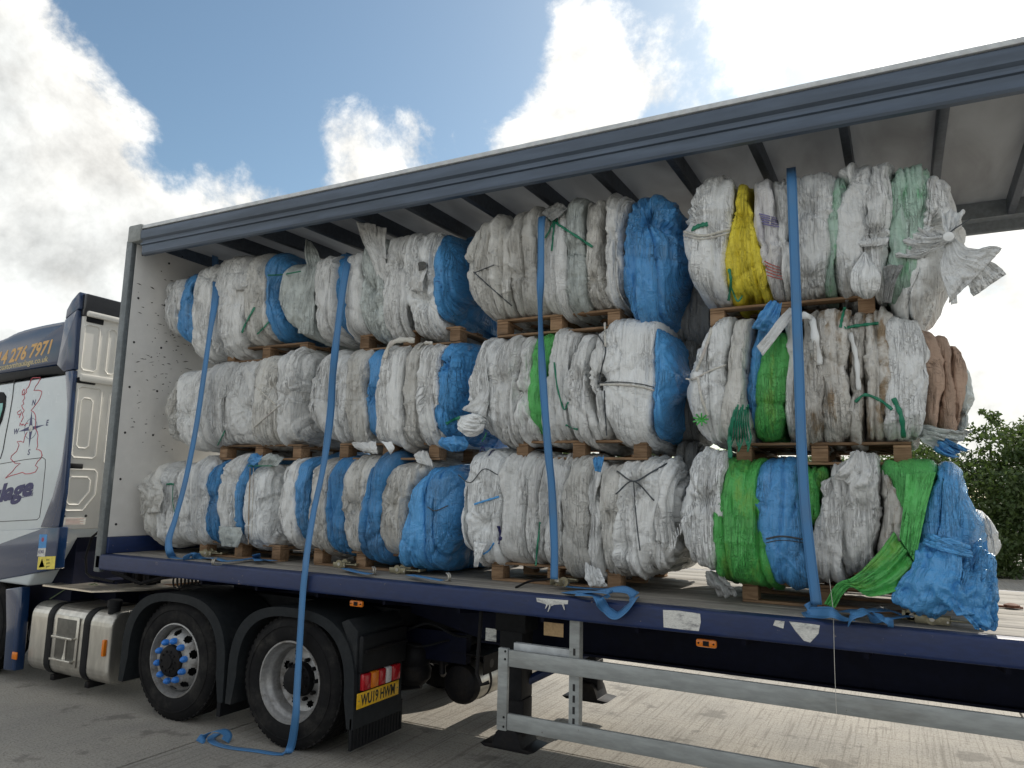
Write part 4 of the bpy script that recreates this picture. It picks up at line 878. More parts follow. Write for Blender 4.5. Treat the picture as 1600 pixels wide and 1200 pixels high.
    for q_ in range(int(5+9*min(1, wid/.25))):
        x0, z0 = np.mean(Lc)+wid*r.uniform(-.05, 1.05), float(np.mean(zbot))+hgt*r.uniform(.02, .98); a_ = math.pi/2+r.normal()*.55; ln_ = r.uniform(.10, .34); sg = -1 if r.rand() < .55 else .8
        dx_, dz_ = X-x0, Z-z0; al = dx_*math.cos(a_)+dz_*math.sin(a_); ac = -dx_*math.sin(a_)+dz_*math.cos(a_)+.02*np.sin(al*9+q_)+.006*pn(al*14+q_, ox)
        disp += sg*r.uniform(.010, .024)*np.exp(-np.abs(ac)/r.uniform(.008, .02))*np.clip(1-(al/ln_)**2, 0, 1)*(cy < .1)[None]
    # tied places: the cloth is drawn in and folds fan out
    for (ku, kt, ks) in knots:
        xk = XL+(XRr-XL)*ku; zk = ztop-(ztop-zbot)*kt; dx, dz = X-xk, Z-zk; rr_ = np.hypot(dx, dz); an = np.arctan2(dz, dx); fr_ = (cy < 0)[None]
        disp += fr_*ks*(-.06*np.exp(-(rr_/.05)**2)+.035*np.exp(-rr_/.14)*(bil(pn(np.cos(an)*3.2+ox, np.sin(an)*3.2+oy, rr_*1.5))*2-.5)*np.clip(rr_/.04, 0, 1))
    disp -= .034*style
    disp *= np.clip(F*1.4, 0.25, 1)
    P = P+Nn*disp[..., None]
    uv = np.stack([X*1.0, S_], -1)
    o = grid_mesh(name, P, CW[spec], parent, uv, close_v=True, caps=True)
    if label: o['label'] = label
    return o
def ypx(px, py, Y): return at(px, py, Y)
def bale(label, bags, yf=.34, depth=1.4):
    """bags: (cloth, left xs, right xs, top ys, bottom ys, options) measured on the photograph, placed on the bale's own front plane"""
    X0 = at(np.min(bags[0][1]), np.mean(bags[0][3]), yf)[0]; X1_ = at(np.max(bags[-1][2]), np.mean(bags[-1][3]), yf)[0]
    zb_ = min(at(np.mean(b_[1]), b_[4] if np.isscalar(b_[4]) else np.mean(b_[4]), yf)[2] for b_ in bags)
    e = empty('bale', ((X0+X1_)/2, yf+depth/2, zb_), label, 'bale', 'bales of used plastic bags stacked on pallets')
    tri = lambda v: (v, v, v) if np.isscalar(v) else (v if len(v) == 3 else (v[0], (v[0]+v[1])/2, v[1])); two = lambda v: (v, v) if np.isscalar(v) else v
    for i, b_ in enumerate(bags):
        c, lx, rx_, ty, by = b_[:5]; o = dict(b_[5]) if len(b_) > 5 else {}
        y = o.pop('y', yf); dp = o.pop('depth', depth-(y-yf)); lx, rx_, ty, by = tri(lx), tri(rx_), two(ty), two(by)
        ys = (np.mean(ty), (np.mean(ty)+np.mean(by))/2, np.mean(by))
        Lc = [at(px, py, y)[0]-.008 for px, py in zip(lx, ys)]; Rc = [at(px, py, y)[0]+.008 for px, py in zip(rx_, ys)]
        zt = [at(px, py, y+.14)[2]+.01 for px, py in ((lx[0], ty[0]), (rx_[0], ty[1]))]; zb = [at(px, py, y+.06)[2] for px, py in ((lx[2], by[0]), (rx_[2], by[1]))]
        if i == 0 and 'endL' not in o: o['endL'] = min(.16, (np.mean(Rc)-np.mean(Lc))*.7)
        if i == len(bags)-1 and 'endR' not in o: o['endR'] = min(.16, (np.mean(Rc)-np.mean(Lc))*.7)
        bag(e, c, y, dp, Lc, Rc, zt, zb, **o)
    return e
def flap(parent, spec, A, B, nu=40, nv=40, wr=.03, folds=5, seed=1, name='loose_cloth', gather=None, billow=.0, label=None, cr=1.0, fo=1.0):
    """loose cloth lofted between two edge lines of world points, drawn into folds"""
    a, b = catmull(A, nv), catmull(B, nv); u = np.linspace(0, 1, nu)[:, None, None]
    P = a[None]*(1-u)+b[None]*u
    gu = np.gradient(P, axis=0); gv = np.gradient(P, axis=1); Nn = np.cross(gu, gv); Nn /= np.maximum(np.linalg.norm(Nn, axis=-1, keepdims=True), 1e-9)
    if Nn[..., 1].mean() > 0: Nn = -Nn
    U = np.linspace(0, 1, nu)[:, None]+0*P[..., 0]; V = np.linspace(0, 1, nv)[None]+0*P[..., 0]
    w = U*folds+.5*pn(U*2+seed, V*2, seed*1.7)
    d = wr*(fo*(pn(w*1.6+seed*3.3, V*1.2, .5)*.9+.5*bil(pn(w*3.7+seed, V*2.5, 3.)))+.4*pn(U*4+seed, V*5, 7.)-cr*.8*bil(pn(P[..., 0]*7+seed, P[..., 1]*7, P[..., 2]*7))-cr*.6*bil(pn(P[..., 0]*16, P[..., 1]*16+seed, P[..., 2]*16))+.45*bil(pn(P[..., 0]*13+seed, P[..., 1]*13, P[..., 2]*13))+.25*bil(pn(P[..., 0]*30+seed, P[..., 1]*30, P[..., 2]*30)))
    d = d+billow*np.sin(math.pi*U)*np.sin(math.pi*np.clip(V*1.0, 0, 1))
    w_ = np.linalg.norm(b-a, axis=1)[None]; w_ = w_/max(w_.max(), 1e-6); d = d*(.35+.65*w_)
    P = P+Nn*d[..., None]
    # ragged free edges
    uv = np.stack([U*np.linalg.norm(b-a, axis=1).mean()+seed, V*np.linalg.norm(np.diff(a, axis=0), axis=1).sum()], -1)
    o = grid_mesh(name, P, CW[spec], parent, uv, solid=.004)
    if label: o['label'] = label
    return o
def px3(L): return [at(px, py, Y) for px, py, Y in L]
from mathutils.bvhtree import BVHTree
_BV = {}
def lay(parent, pts, n, off):
    """points along a strip, laid on the cloth of the bale they belong to"""
    if parent.name not in _BV:
        V, F, k = [], [], 0
        for ch in parent.children:
            if not ch.name.startswith('bag'): continue
            L_ = ch.parent.location+ch.location; me = ch.data; a_ = np.empty(len(me.vertices)*3, np.float32); me.vertices.foreach_get('co', a_); a_ = a_.reshape(-1, 3)+np.array(L_)
            q_ = np.empty(len(me.loops), np.int32); me.loops.foreach_get('vertex_index', q_); nq = sum(1 for p in me.polygons[-2:] if len(p.vertices) > 4); m = (len(q_)-sum(len(p.vertices) for p in me.polygons[-nq:]))//4 if nq else len(q_)//4
            V.append(a_); F.append(q_[:m*4].reshape(-1, 4)+k); k += len(a_)
        _BV[parent.name] = BVHTree.FromPolygons(np.concatenate(V).tolist(), np.concatenate(F).tolist())
    bv = _BV[parent.name]; P = catmull(np.array(pts, float), n); tt = []
    for px, py, Y in P:
        d = ray(px, py); t0 = (Y-CAM[1])/d[1]; h = bv.ray_cast(Vector(CAM), Vector(d).normalized())
        t = t0
        if h[0] is not None:
            t1 = (h[0][1]-CAM[1])/d[1]
            if abs(h[0][1]-Y) < .16: t = t1-off/d[1]
        tt.append(t)
    tt = np.array(tt); sm = tt.copy()
    for i in range(n): sm[i] = .5*tt[max(0, i-1):i+2].mean()+.5*tt[max(0, i-1):i+2].min()
    return np.array([CAM+ray(p[0], p[1])*t for p, t in zip(P, sm)])
def cord(parent, pts, m=None, w=.006, name='tie_cord', n=26):
    mb = MB(); mb.tube(lay(parent, pts, n, w*.6), w, 6); return mb.build(name, m or CORDM, parent)
def ribbon(parent, pts, m, w=.02, name='tie_cord', n=26, side=None):
    P = lay(parent, pts, n, .008); T = np.gradient(P, axis=0); T /= np.maximum(np.linalg.norm(T, axis=1)[:, None], 1e-9); sd = np.cross(T, np.array([0, 1., 0])); sd = sd/np.maximum(np.linalg.norm(sd, axis=1)[:, None], 1e-6)
    for _ in range(3): sd[1:-1] = (sd[:-2]+sd[1:-1]+sd[2:])/3
    wv_ = w*(.85+.15*np.sin(np.arange(n)*.9))[:, None]
    G = np.stack([P-sd*wv_/2, P, P+sd*wv_/2]); G[1, :, 1] -= .002; uv = np.zeros(G.shape[:2]+(2,)); return grid_mesh(name, G, m, parent, uv, solid=.0025)
# ------------------------------------------------------------------ pallets
PM = {}
def pallet(x0, z0, label, y0=.46, w=1.03, d=1.2, tilt=0.0):
    e = empty('pallet', (x0+w/2, y0+d/2, z0), label, 'pallet', 'wooden pallets under the bales'); e.rotation_euler.y = tilt
    def add(nm, c, s):
        k = (nm, s)
        if k not in PM: mb = MB(); mb.box([-q_/2 for q_ in s], [q_/2 for q_ in s], .004); o = mb.build(nm, WOOD); PM[k] = o.data
        else: o = bpy.data.objects.new(nm, PM[k]); COL.objects.link(o)
        o.parent = e; o.location = (c[0]-w/2, c[1]-d/2, c[2])
    for y in (.05, .33, .60, .87, d-.05): add('deck_board', (w/2, y, .134), (w, .098, .018))
    for x in (.05, w/2, w-.05): add('stringer_board', (x, d/2, .114), (.098, d, .018))
    for x in (.05, w/2, w-.05):
        for y in (.06, d/2, d-.06): add('block', (x, y, .062), (.098, .118, .084))
    for y in (.06, d/2, d-.06): add('bottom_board', (w/2, y, .010), (w, .098, .018))
    return e
# ------------------------------------------------------------------ the twelve bales
K = dict
T1 = bale('top bale at the headboard end, white bags with two blue bands', [
 ('w', (247,246,252), (286,284,284), (455,436), (512,532), K(knots=[(.5,.3,.7)])),
 ('b', (283,281,284), (302,303,297), (433,430), (538,549)),
 ('w', (302,304,296), (337,334,326), 418, (560,566), K(knots=[(.6,.15,1)])),
 ('w', (334,336,330), (391,388,372), (405,402), (562,556), K(style=.8, puff=1.6, knots=[(.3,.9,1),(.7,.5,.6)])),
 ('d', (388,388,378), (421,420,418), (408,405), (548,533)),
 ('b', (417,419,419), (452,440,446), (402,402), (532,528))])
T2 = bale('second top bale from the headboard, with loose tails and a torn hole', [
 ('g', (440,423,440), (492,492,488), (420,412), (515,536), K(style=.8, y=.38)),
 ('w', (493,491,488), (522,524,522), (408,400), (530,531)),
 ('b', (518,521,520), (543,542,541), (402,402), (528,528), K(y=.42)),
 ('w', (540,538,537), (570,568,566), (396,390), (524,524)),
 ('g', (562,566,564), (603,600,600), (380,372), (530,531), K(style=.7, puff=1.5, knots=[(.6,.55,1)])),
 ('w', (600,598,598), (642,638,634), (370,362), (530,528), K(knots=[(.7,.35,1.)])),
 ('v', (636,634,640), (691,692,686), (368,372), (527,522), K(style=.75, puff=1.3, knots=[(.55,.7,1.4),(.45,.4,.8)])),
 ('p', (684,690,684), (711,711,705), (364,368), (508,505), K(endR=.12))])
T3 = bale('third top bale from the headboard, grey white bags and a big blue bag', [
 ('d', (737,714,735), (778,775,775), (352,343), (492,503), K(style=.8, knots=[(.35,.5,1.2)], puff=1.4)),
 ('d', (774,772,772), (803,802,798), (346,344), (503,496)),
 ('d', (802,800,797), (842,838,838), (338,330), (496,491), K(knots=[(.4,.65,1)])),
 ('d', (838,838,838), (856,858,855), (333,330), (490,488)),
 ('w', (853,855,853), (886,886,884), (327,322), (488,487)),
 ('g', (884,883,882), (913,912,912), (323,318), (487,484), K(style=.8, knots=[(.5,.5,1)])),
 ('d', (910,911,911), (944,942,946), (316,312), (484,480), K(knots=[(.5,.8,1)])),
 ('w', (942,944,944), (980,975,976), (312,308), (480,476), K(knots=[(.5,.42,.8)])),
 ('b', (985,973,982), (1064,1066,1052), (307,310), (503,500), K(endR=.2, style=.85, puff=1.5, knots=[(.42,.24,2.4),(.7,.3,1.2)], label='large blue bag at the bale end'))])
T4 = bale('top bale at the open end, white bags with a yellow band and flaring tail', [
 ('v', (1075,1054,1075), (1142,1141,1138), (292,279), (462,476), K(style=.6, puff=1.8, knots=[(.25,.36,1.2)])),
 ('y', (1147,1140,1140), (1170,1184,1208), (288,287), (472,468), K(style=.8, knots=[(.5,.38,.8)])),
 ('r', (1169,1182,1200), (1205,1214,1228), (282,279), (470,466)),
 ('w', (1202,1212,1222), (1240,1240,1243), (278,276), (466,464)),
 ('v', (1240,1240,1240), (1305,1302,1290), (270,266), (464,460), K(style=.8, knots=[(.35,.36,1.4),(.4,.9,.8)])),
 ('c', (1303,1298,1282), (1318,1312,1312), (278,276), (458,458)),
 ('v', (1311,1310,1302), (1360,1356,1340), (261,257), (458,460), K(style=.7, knots=[(.2,.2,1)])),
 ('v', (1360,1352,1332), (1393,1388,1375), (250,252), (462,466), K(style=.7, knots=[(.5,.6,.9)])),
 ('c', (1392,1388,1380), (1452,1448,1412), (258,258), (468,476), K(style=.7)),
 ('v', (1450,1432,1396), (1508,1512,1470), (266,270), (486,500), K(style=.75, endR=.2, knots=[(.55,.42,2)]))], yf=.30)
M1 = bale('middle bale against the headboard, all grey white bags', [
 ('d', (264,250,262), (284,279,284), (600,590), (688,700)),
 ('w', (282,277,280), (318,316,312), (582,573), (702,707), K(knots=[(.5,.6,1)])),
 ('w', (316,315,311), (362,358,356), (572,568), (702,697), K(style=.9)),
 ('w', (357,356,354), (398,396,394), (566,560), (698,700), K(style=.9, knots=[(.8,.6,1)])),
 ('d', (395,394,392), (437,434,432), (556,553), (700,698), K(style=.7, knots=[(.8,.4,1)])),
 ('w', (432,432,430), (481,474,474), (552,552), (698,690), K(knots=[(.5,.5,1)]))])
M2 = bale('second middle bale, white bags with a blue band and printed blue end', [
 ('w', (490,466,476), (517,516,514), (560,543), (676,692), K(style=.8, knots=[(.1,.6,1)])),
 ('w', (515,514,514), (547,544,545), (548,550), (694,697)),
 ('d', (544,543,545), (572,570,578), (549,546), (697,704)),
 ('b', (574,570,573), (607,603,592), (543,543), (690,692), K(knots=[(.35,.55,1)])),
 ('w', (604,587,586), (632,630,630), (536,534), (700,706)),
 ('d', (630,629,629), (660,657,656), (545,542), (702,697)),
 ('w', (658,656,656), (691,688,690), (540,538), (697,692)),
 ('p', (690,686,676), (731,722,712), (535,533), (688,686), K(endR=.13, style=.6, knots=[(.25,.28,1.2)], label='blue bag with faded dark print'))])
M3 = bale('third middle bale, clean white bags with one thin green band', [
 ('v', (745,720,738), (775,776,790), (533,529), (672,696), K(style=.75, puff=1.5, knots=[(.55,.7,1)])),
 ('w', (774,770,786), (807,806,812), (529,527), (694,688), K(knots=[(.5,.45,1)])),
 ('w', (806,806,810), (838,832,836), (526,524), (687,684), K(style=.8, knots=[(.4,.6,1)])),
 ('L', (836,831,836), (866,856,848), (521,521), (678,672)),
 ('w', (864,854,850), (900,890,896), (514,513), (690,694), K(style=.85)),
 ('w', (898,890,894), (928,924,930), (518,520), (696,695), K(knots=[(.5,.45,.7)])),
 ('w', (926,924,928), (952,944,948), (516,512), (692,690), K(knots=[(.7,.5,1)])),
 ('v', (948,940,948), (1019,1024,1006), (501,496), (690,698), K(style=.45, puff=1.6, knots=[(.05,.52,1)])),
 ('B', (1014,1021,1012), (1050,1058,1040), (508,512), (684,676), K(endR=.14, style=.9))])
M4 = bale('middle bale at the open end, stained white bags with brown cloth end', [
 ('v', (1100,1060,1078), (1142,1138,1136), (500,489), (686,700), K(style=.6, puff=1.7, knots=[(.55,.45,.9)])),
 ('d', (1140,1136,1134), (1176,1172,1172), (497,496), (698,690)),
 ('b', (1186,1172,1170), (1220,1210,1190), (482,480), (684,686), K(y=.37)),
 ('G', (1200,1186,1180), (1224,1231,1220), (520,520), (690,688), K(style=.7)),
 ('w', (1222,1229,1222), (1254,1252,1250), (490,490), (688,688)),
 ('s', (1250,1250,1250), (1290,1287,1288), (488,486), (688,687)),
 ('s', (1288,1286,1286), (1326,1324,1322), (486,488), (687,690)),
 ('s', (1323,1322,1320), (1354,1352,1350), (488,486), (690,693), K(style=.8)),
 ('s', (1352,1350,1348), (1386,1384,1380), (486,486), (693,690), K(style=.8)),
 ('v', (1383,1382,1380), (1446,1456,1432), (486,500), (690,684), K(style=.7)),
 ('n', (1436,1448,1446), (1466,1470,1468), (514,524), (676,676), K(y=.62, depth=1.1, style=.12)),
 ('n', (1462,1468,1466), (1484,1492,1490), (528,534), (676,676), K(y=.72, depth=1.0, style=.12)),
 ('n', (1480,1490,1488), (1500,1510,1506), (538,543), (676,677), K(y=.80, depth=.9, style=.12)),
 ('g', (1488,1506,1500), (1518,1533,1524), (544,560), (680,676), K(y=.86, depth=.85, style=.6, endR=.12))], yf=.32)
B1 = bale('lowest bale against the headboard, grey white bags with two blue bands', [
 ('d', (224,214,226), (252,250,252), (730,723), (842,852), K(knots=[(.7,.4,1)])),
 ('w', (250,248,248), (277,276,276), (728,727), (852,853)),
 ('w', (276,275,275), (300,300,300), (724,722), (853,855)),
 ('w', (299,299,300), (328,324,324), (721,720), (855,853)),
 ('k', (334,324,322), (347,346,344), (719,718), (848,846), K(knots=[(.5,.5,.8)])),
 ('w', (345,345,343), (381,375,377), (714,713), (852,854), K(knots=[(.5,.2,1)])),
 ('b', (379,373,375), (392,388,380), (712,712), (846,844)),
 ('v', (388,384,379), (430,424,420), (727,727), (856,857), K(style=.35, puff=.7, label='flat white bag with a stitched seam'))])
B2 = bale('lowest second bale, dirty white bags striped with blue and big blue end', [
 ('w', (440,415,428), (464,462,460), (720,715), (858,867)),
 ('b', (464,460,460), (488,482,480), (712,711), (844,846), K(y=.37)),
 ('d', (486,480,480), (516,512,512), (716,714), (866,868)),
 ('k', (520,508,512), (546,542,536), (714,714), (866,868), K(style=.6)),
 ('d', (544,536,532), (582,576,572), (715,715), (869,872), K(knots=[(.5,.5,1)])),
 ('k', (584,574,570), (607,598,600), (713,713), (874,880), K(style=.8)),
 ('d', (604,596,592), (662,640,628), (718,717), (872,872), K(knots=[(.5,.5,1)])),
 ('B', (660,636,614), (678,668,664), (733,729), (890,893), K(style=.5, puff=1.5, y=.30, label='left lobe of the big blue bag')),
 ('b', (672,666,660), (714,713,690), (729,731), (893,888), K(style=.45, puff=1.6, endR=.16, y=.30, label='right lobe of the big blue bag'))])
B3 = bale('lowest third bale, crumpled white bags only, behind the strap loop', [
 ('v', (718,708,722), (738,736,740), (744,738), (862,876), K(style=.6)),
 ('v', (735,734,738), (787,782,780), (706,704), (880,886), K(style=.6, puff=1.4, knots=[(.6,.65,.8)])),
 ('w', (785,780,779), (826,822,826), (708,710), (886,888), K(style=.75)),
 ('w', (824,821,825), (852,852,852), (712,710), (888,888)),
 ('w', (851,851,851), (886,884,882), (709,710), (888,892)),
 ('d', (884,882,880), (918,914,914), (713,716), (900,908), K(style=.85)),
 ('w', (915,912,912), (940,936,940), (718,720), (910,914)),
 ('d', (938,934,938), (968,964,968), (720,719), (906,904), K(knots=[(.7,.5,1)])),
 ('w', (966,962,966), (1040,1030,1022), (716,716), (902,900), K(style=.9, knots=[(.42,.22,2.0),(.3,.75,.8)])),
 ('w', (1036,1026,1020), (1060,1056,1046), (728,732), (900,896))])
B4 = bale('lowest bale at the open end, green and blue bags around white ones', [
 ('v', (1066,1038,1056), (1132,1126,1116), (713,706), (880,894), K(style=.75, puff=1.6, knots=[(.75,.42,1.6)])),
 ('G', (1130,1116,1114), (1184,1196,1206), (722,720), (914,919), K(style=.9, puff=1.3)),
 ('b', (1183,1184,1206), (1246,1256,1262), (718,717), (920,918), K(style=.45, puff=1.5, label='smooth blue bag')),
 ('G', (1246,1250,1258), (1292,1282,1274), (723,724), (862,870), K(y=.32)),
 ('w', (1292,1276,1264), (1328,1324,1326), (723,722), (910,915), K(style=.7)),
 ('w', (1322,1320,1322), (1372,1376,1372), (708,706), (908,906), K(style=.85, knots=[(.5,.45,1)])),
 ('s', (1368,1372,1370), (1394,1416,1404), (724,730), (902,890)),
 ('L', (1370,1400,1404), (1470,1450,1428), (715,718), (905,905), K(style=.55, puff=1.3, label='wide green bag')),
 ('B', (1466,1440,1430), (1520,1556,1548), (727,738), (925,945), K(style=.7, puff=1.8, endR=.24, label='large loose blue sheet at the bale end')),
 ('v', (1535,1545,1540), (1560,1574,1562), (800,806), (910,908), K(y=.9, depth=.7, endR=.1, style=.5))], yf=.26)
# bags that show dark in the gaps between the bale ends
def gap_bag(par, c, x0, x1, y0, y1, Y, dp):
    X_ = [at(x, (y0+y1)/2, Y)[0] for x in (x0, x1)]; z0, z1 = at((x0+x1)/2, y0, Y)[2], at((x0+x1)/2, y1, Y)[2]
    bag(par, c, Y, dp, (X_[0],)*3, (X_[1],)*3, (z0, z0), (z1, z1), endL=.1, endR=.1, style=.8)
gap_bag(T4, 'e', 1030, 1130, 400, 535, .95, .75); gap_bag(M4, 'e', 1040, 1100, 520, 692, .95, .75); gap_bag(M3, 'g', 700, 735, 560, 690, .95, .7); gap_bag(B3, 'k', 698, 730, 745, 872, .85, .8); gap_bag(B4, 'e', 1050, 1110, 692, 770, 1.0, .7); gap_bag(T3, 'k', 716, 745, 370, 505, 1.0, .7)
# ------------------------------------------------------------------ loose cloth, tails, cords
yf = .34
flap(T2, 'w', px3([(556,346,.36),(566,376,.31),(578,402,.28),(590,436,.30)]), px3([(586,350,.34),(590,380,.33),(602,405,.32),(606,440,.33)]), 34, 40, .022, 2, 3, 'bag_tail', fo=.7, billow=.03)
flap(T2, 'w', px3([(572,349,.36),(584,372,.32),(592,400,.30)]), px3([(604,356,.38),(602,380,.34),(604,405,.32)]), 24, 30, .022, 2, 13, 'bag_tail', fo=.7)
flap(T2, 'g', px3([(478,374,.42),(476,398,.38),(480,425,.34),(470,470,.36),(462,520,.38)]), px3([(487,378,.46),(498,398,.42),(500,425,.36),(492,470,.34),(490,524,.37)]), 30, 46, .035, 5, 4, 'bag_tail')
flap(T2, 'w', px3([(648,407,.30),(642,432,.27),(636,452,.27)]), px3([(668,410,.28),(664,436,.25),(660,456,.26)]), 24, 24, .03, 3, 14, 'torn_flap')
mb = MB(); c_ = at(659, 416, .255); mb.poly([c_+np.array([.038*math.cos(t)*(1+.3*math.sin(3*t+1)), 0, .05*math.sin(t)*(1+.25*math.cos(2*t))]) for t in np.linspace(0, 5.9, 14)], .004, (0, -1, 0)); mb.build('hole_shade', mat('dark_inside', (.07, .072, .07), .8, dirt=(.2, .2, .19), amt=.8, scale=20), T2)  # flat dark patch painted for the shade inside the tear
ribbon(T2, [(650,408,.24),(654,418,.22),(660,432,.24)], CORDM, .02)
cord(T1, [(418,430,.30),(440,429,.28),(470,424,.26)], CORDM, .006); ribbon(T1, [(398,480,.28),(384,505,.27),(378,520,.28)], CORDM, .03); ribbon(T1, [(402,522,.26),(412,512,.25),(420,503,.26)], CORDM, .02)
flap(T1, 'w', px3([(362,428,.28),(362,446,.26),(368,454,.27)]), px3([(388,424,.28),(386,444,.25),(384,452,.27)]), 24, 20, .02, 3, 15, 'torn_flap')
ribbon(T3, [(856,340,.30),(880,356,.25),(902,370,.24),(926,386,.25)], CORDM, .02)
for k, (x1, y1) in enumerate(((862,392), (852,372), (872,352), (878,336), (866,330))): ribbon(T3, [(868,330,.30),((868+x1)/2+3*(k % 2),(330+y1)/2,.26),(x1,y1,.27)], CORDM, .016)
flap(T3, 'e', px3([(848,334,.34),(856,322,.34),(868,316,.36)]), px3([(862,346,.30),(874,338,.29),(890,326,.32)]), 24, 24, .03, 3, 16, 'cord_bundle')
cord(T3, [(740,425,.27),(770,452,.25),(800,478,.26)], DARKCORD, .005); cord(T3, [(742,426,.27),(772,414,.26)], DARKCORD, .004)
# flared tail at the open end
flap(T4, 'v', px3([(1478,372,.24),(1470,420,.18),(1478,452,.16),(1482,474,.18)]), px3([(1486,368,.22),(1515,388,.16),(1550,384,.14),(1568,388,.16)]), 60, 50, .045, 2, 5, 'bag_tail', cr=.6, fo=.7, label='white tail flaring out from its tie')
flap(T4, 'v', px3([(1484,376,.24),(1498,410,.22),(1512,444,.2),(1522,463,.22)]), px3([(1490,372,.22),(1520,396,.2),(1552,410,.2),(1573,428,.22)]), 50, 40, .04, 2, 6, 'bag_tail', cr=.6, fo=.7)
flap(T4, 'v', px3([(1476,382,.22),(1480,430,.19),(1486,476,.2)]), px3([(1484,380,.21),(1492,430,.18),(1496,474,.19)]), 12, 30, .015, 2, 7, 'bag_tail')
flap(T4, 'v', px3([(1430,352,.27),(1454,364,.22),(1478,372,.2)]), px3([(1400,404,.3),(1440,400,.22),(1482,378,.19)]), 40, 34, .05, 5, 8, 'gathered_cloth')
flap(T4, 'v', px3([(1508,330,.26),(1498,352,.2),(1484,368,.18)]), px3([(1470,330,.27),(1474,352,.2),(1480,370,.18)]), 34, 30, .05, 4, 9, 'gathered_cloth')
cord(T4, [(1478,370,.17),(1488,360,.165),(1516,342,.2)], DARKCORD, .004); mb = MB(); c_ = at(1482, 371, .175); mb.lathe([(.0, -.03), (.028, -.02), (.03, .0), (.02, .03)], tuple(c_), 12); mb.build('tie_knot', CW['v'], T4)
ribbon(T4, [(1081,358,.26),(1095,352,.25),(1106,350,.26)], CORDM, .035); cord(T4, [(1068,362,.26),(1100,368,.245),(1140,358,.26)], SEAMM, .009, 'seam'); cord(T4, [(1068,368,.26),(1100,373,.245),(1140,364,.26)], SEAMM, .006, 'seam')
ribbon(T4, [(1138,470,.27),(1142,440,.26),(1139,420,.27)], CORDM, .02); cord(T4, [(1142,448,.25),(1152,470,.24),(1160,462,.24)], CORDM, .006)
flap(T4, 'v', px3([(1340,376,.25),(1342,382,.24),(1346,386,.24)]), px3([(1390,370,.25),(1388,378,.24),(1384,384,.24)]), 20, 10, .02, 4, 17, 'torn_flap'); flap(T4, 'v', px3([(1350,395,.25),(1330,425,.21),(1332,452,.22),(1350,466,.26)]), px3([(1352,394,.25),(1374,425,.22),(1374,452,.22),(1362,466,.26)]), 36, 36, .03, 6, 18, 'tied_pouch', billow=.05)
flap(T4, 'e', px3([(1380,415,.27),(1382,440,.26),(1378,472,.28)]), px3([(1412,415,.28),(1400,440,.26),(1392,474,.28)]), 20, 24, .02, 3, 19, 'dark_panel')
# printed blocks on the striped bag
for k in range(5):
    a0, a1 = (1186+k*1.5, 334+k*4.), (1214+k*.8, 341+k*3.4); ribbon(T4, [(a0[0], a0[1], .262), ((a0[0]+a1[0])/2, (a0[1]+a1[1])/2, .25), (a1[0], a1[1], .262)], NAVYINK if 0 else mat('violet_print', (.22, .20, .42), .6, bmp=0) if k == 0 else bpy.data.materials['violet_print'], .008, 'print_line', 8)
for k in range(5): ribbon(T4, [(1194+k*1.2, 408+k*5.5, .262), (1206+k*1.3, 414+k*5, .25), (1219+k, 418+k*4.6, .262)], mat('red_print', (.50, .12, .10), .6, bmp=0) if k == 0 else bpy.data.materials['red_print'], .006, 'print_line', 8)
# middle row
flap(M3, 'v', px3([(716,656,.30),(722,676,.26),(738,682,.24),(754,676,.26)]), px3([(722,650,.28),(735,646,.2),(748,648,.2),(760,656,.27)]), 30, 40, .03, 6, 20, 'rolled_end', billow=.07)
mb = MB()
for k in range(4):
    mb.tube(catmull([at(738+math.cos(t)*(17-k*4), 663+math.sin(t)*(11-k*2.6), .20+.006*k) for t in np.linspace(0, 5.9, 14)], 30), .014, 6)
mb.build('rolled_end', CW['v'], M3); flap(M3, 'v', px3([(722,640,.28),(745,618,.27),(752,560,.29)]), px3([(756,652,.26),(764,618,.26),(760,560,.28)]), 30, 36, .03, 5, 30, 'gathered_cloth')
ribbon(M3, [(866,566,.26),(870,600,.24),(876,625,.24),(882,640,.24),(888,628,.25)], CORDM, .014); ribbon(M3, [(884,664,.26),(894,669,.25),(903,671,.26)], CORDM, .016); ribbon(M3, [(760,676,.25),(757,684,.25),(753,690,.27)], CORDM, .012)
cord(M3, [(938,601,.26),(970,601,.22),(1000,604,.22),(1022,610,.26)], SEAMM, .008, 'seam'); cord(M3, [(936,598,.26),(970,597,.22),(1000,600,.22),(1022,605,.26)], DARKCORD, .004); cord(M3, [(944,610,.25),(946,650,.22),(948,680,.24)], DARKCORD, .005); cord(M3, [(932,520,.3),(946,545,.25),(940,575,.23),(935,600,.24)], DARKCORD, .005)
ribbon(M3, [(945,504,.33),(945,520,.27),(946,542,.26)], SEAMM, .018, 'seam')
flap(M2, 'b', px3([(690,684,.30),(686,694,.28),(700,704,.34)]), px3([(724,680,.34),(732,694,.34),(724,706,.40)]), 26, 20, .03, 4, 21, 'bag_tail'); ribbon(M2, [(697,662,.27),(708,656,.26),(720,652,.28)], CORDM, .03)
flap(M2, 'w', px3([(548,692,.30),(556,700,.28),(570,706,.30)]), px3([(585,688,.30),(588,700,.28),(590,710,.30)]), 22, 20, .03, 4, 22, 'bag_corner'); ribbon(M2, [(600,560,.32),(610,538,.30),(628,531,.30),(648,532,.34)], SEAMM, .05, 'lifting_loop'); ribbon(M2, [(652,545,.33),(662,536,.31),(676,536,.33)], SEAMM, .03, 'lifting_loop')
flap(M2, 'v', px3([(596,690,.28),(606,702,.26),(610,710,.28)]), px3([(612,690,.27),(616,700,.26),(612,708,.28)]), 14, 16, .02, 3, 23, 'bag_corner')
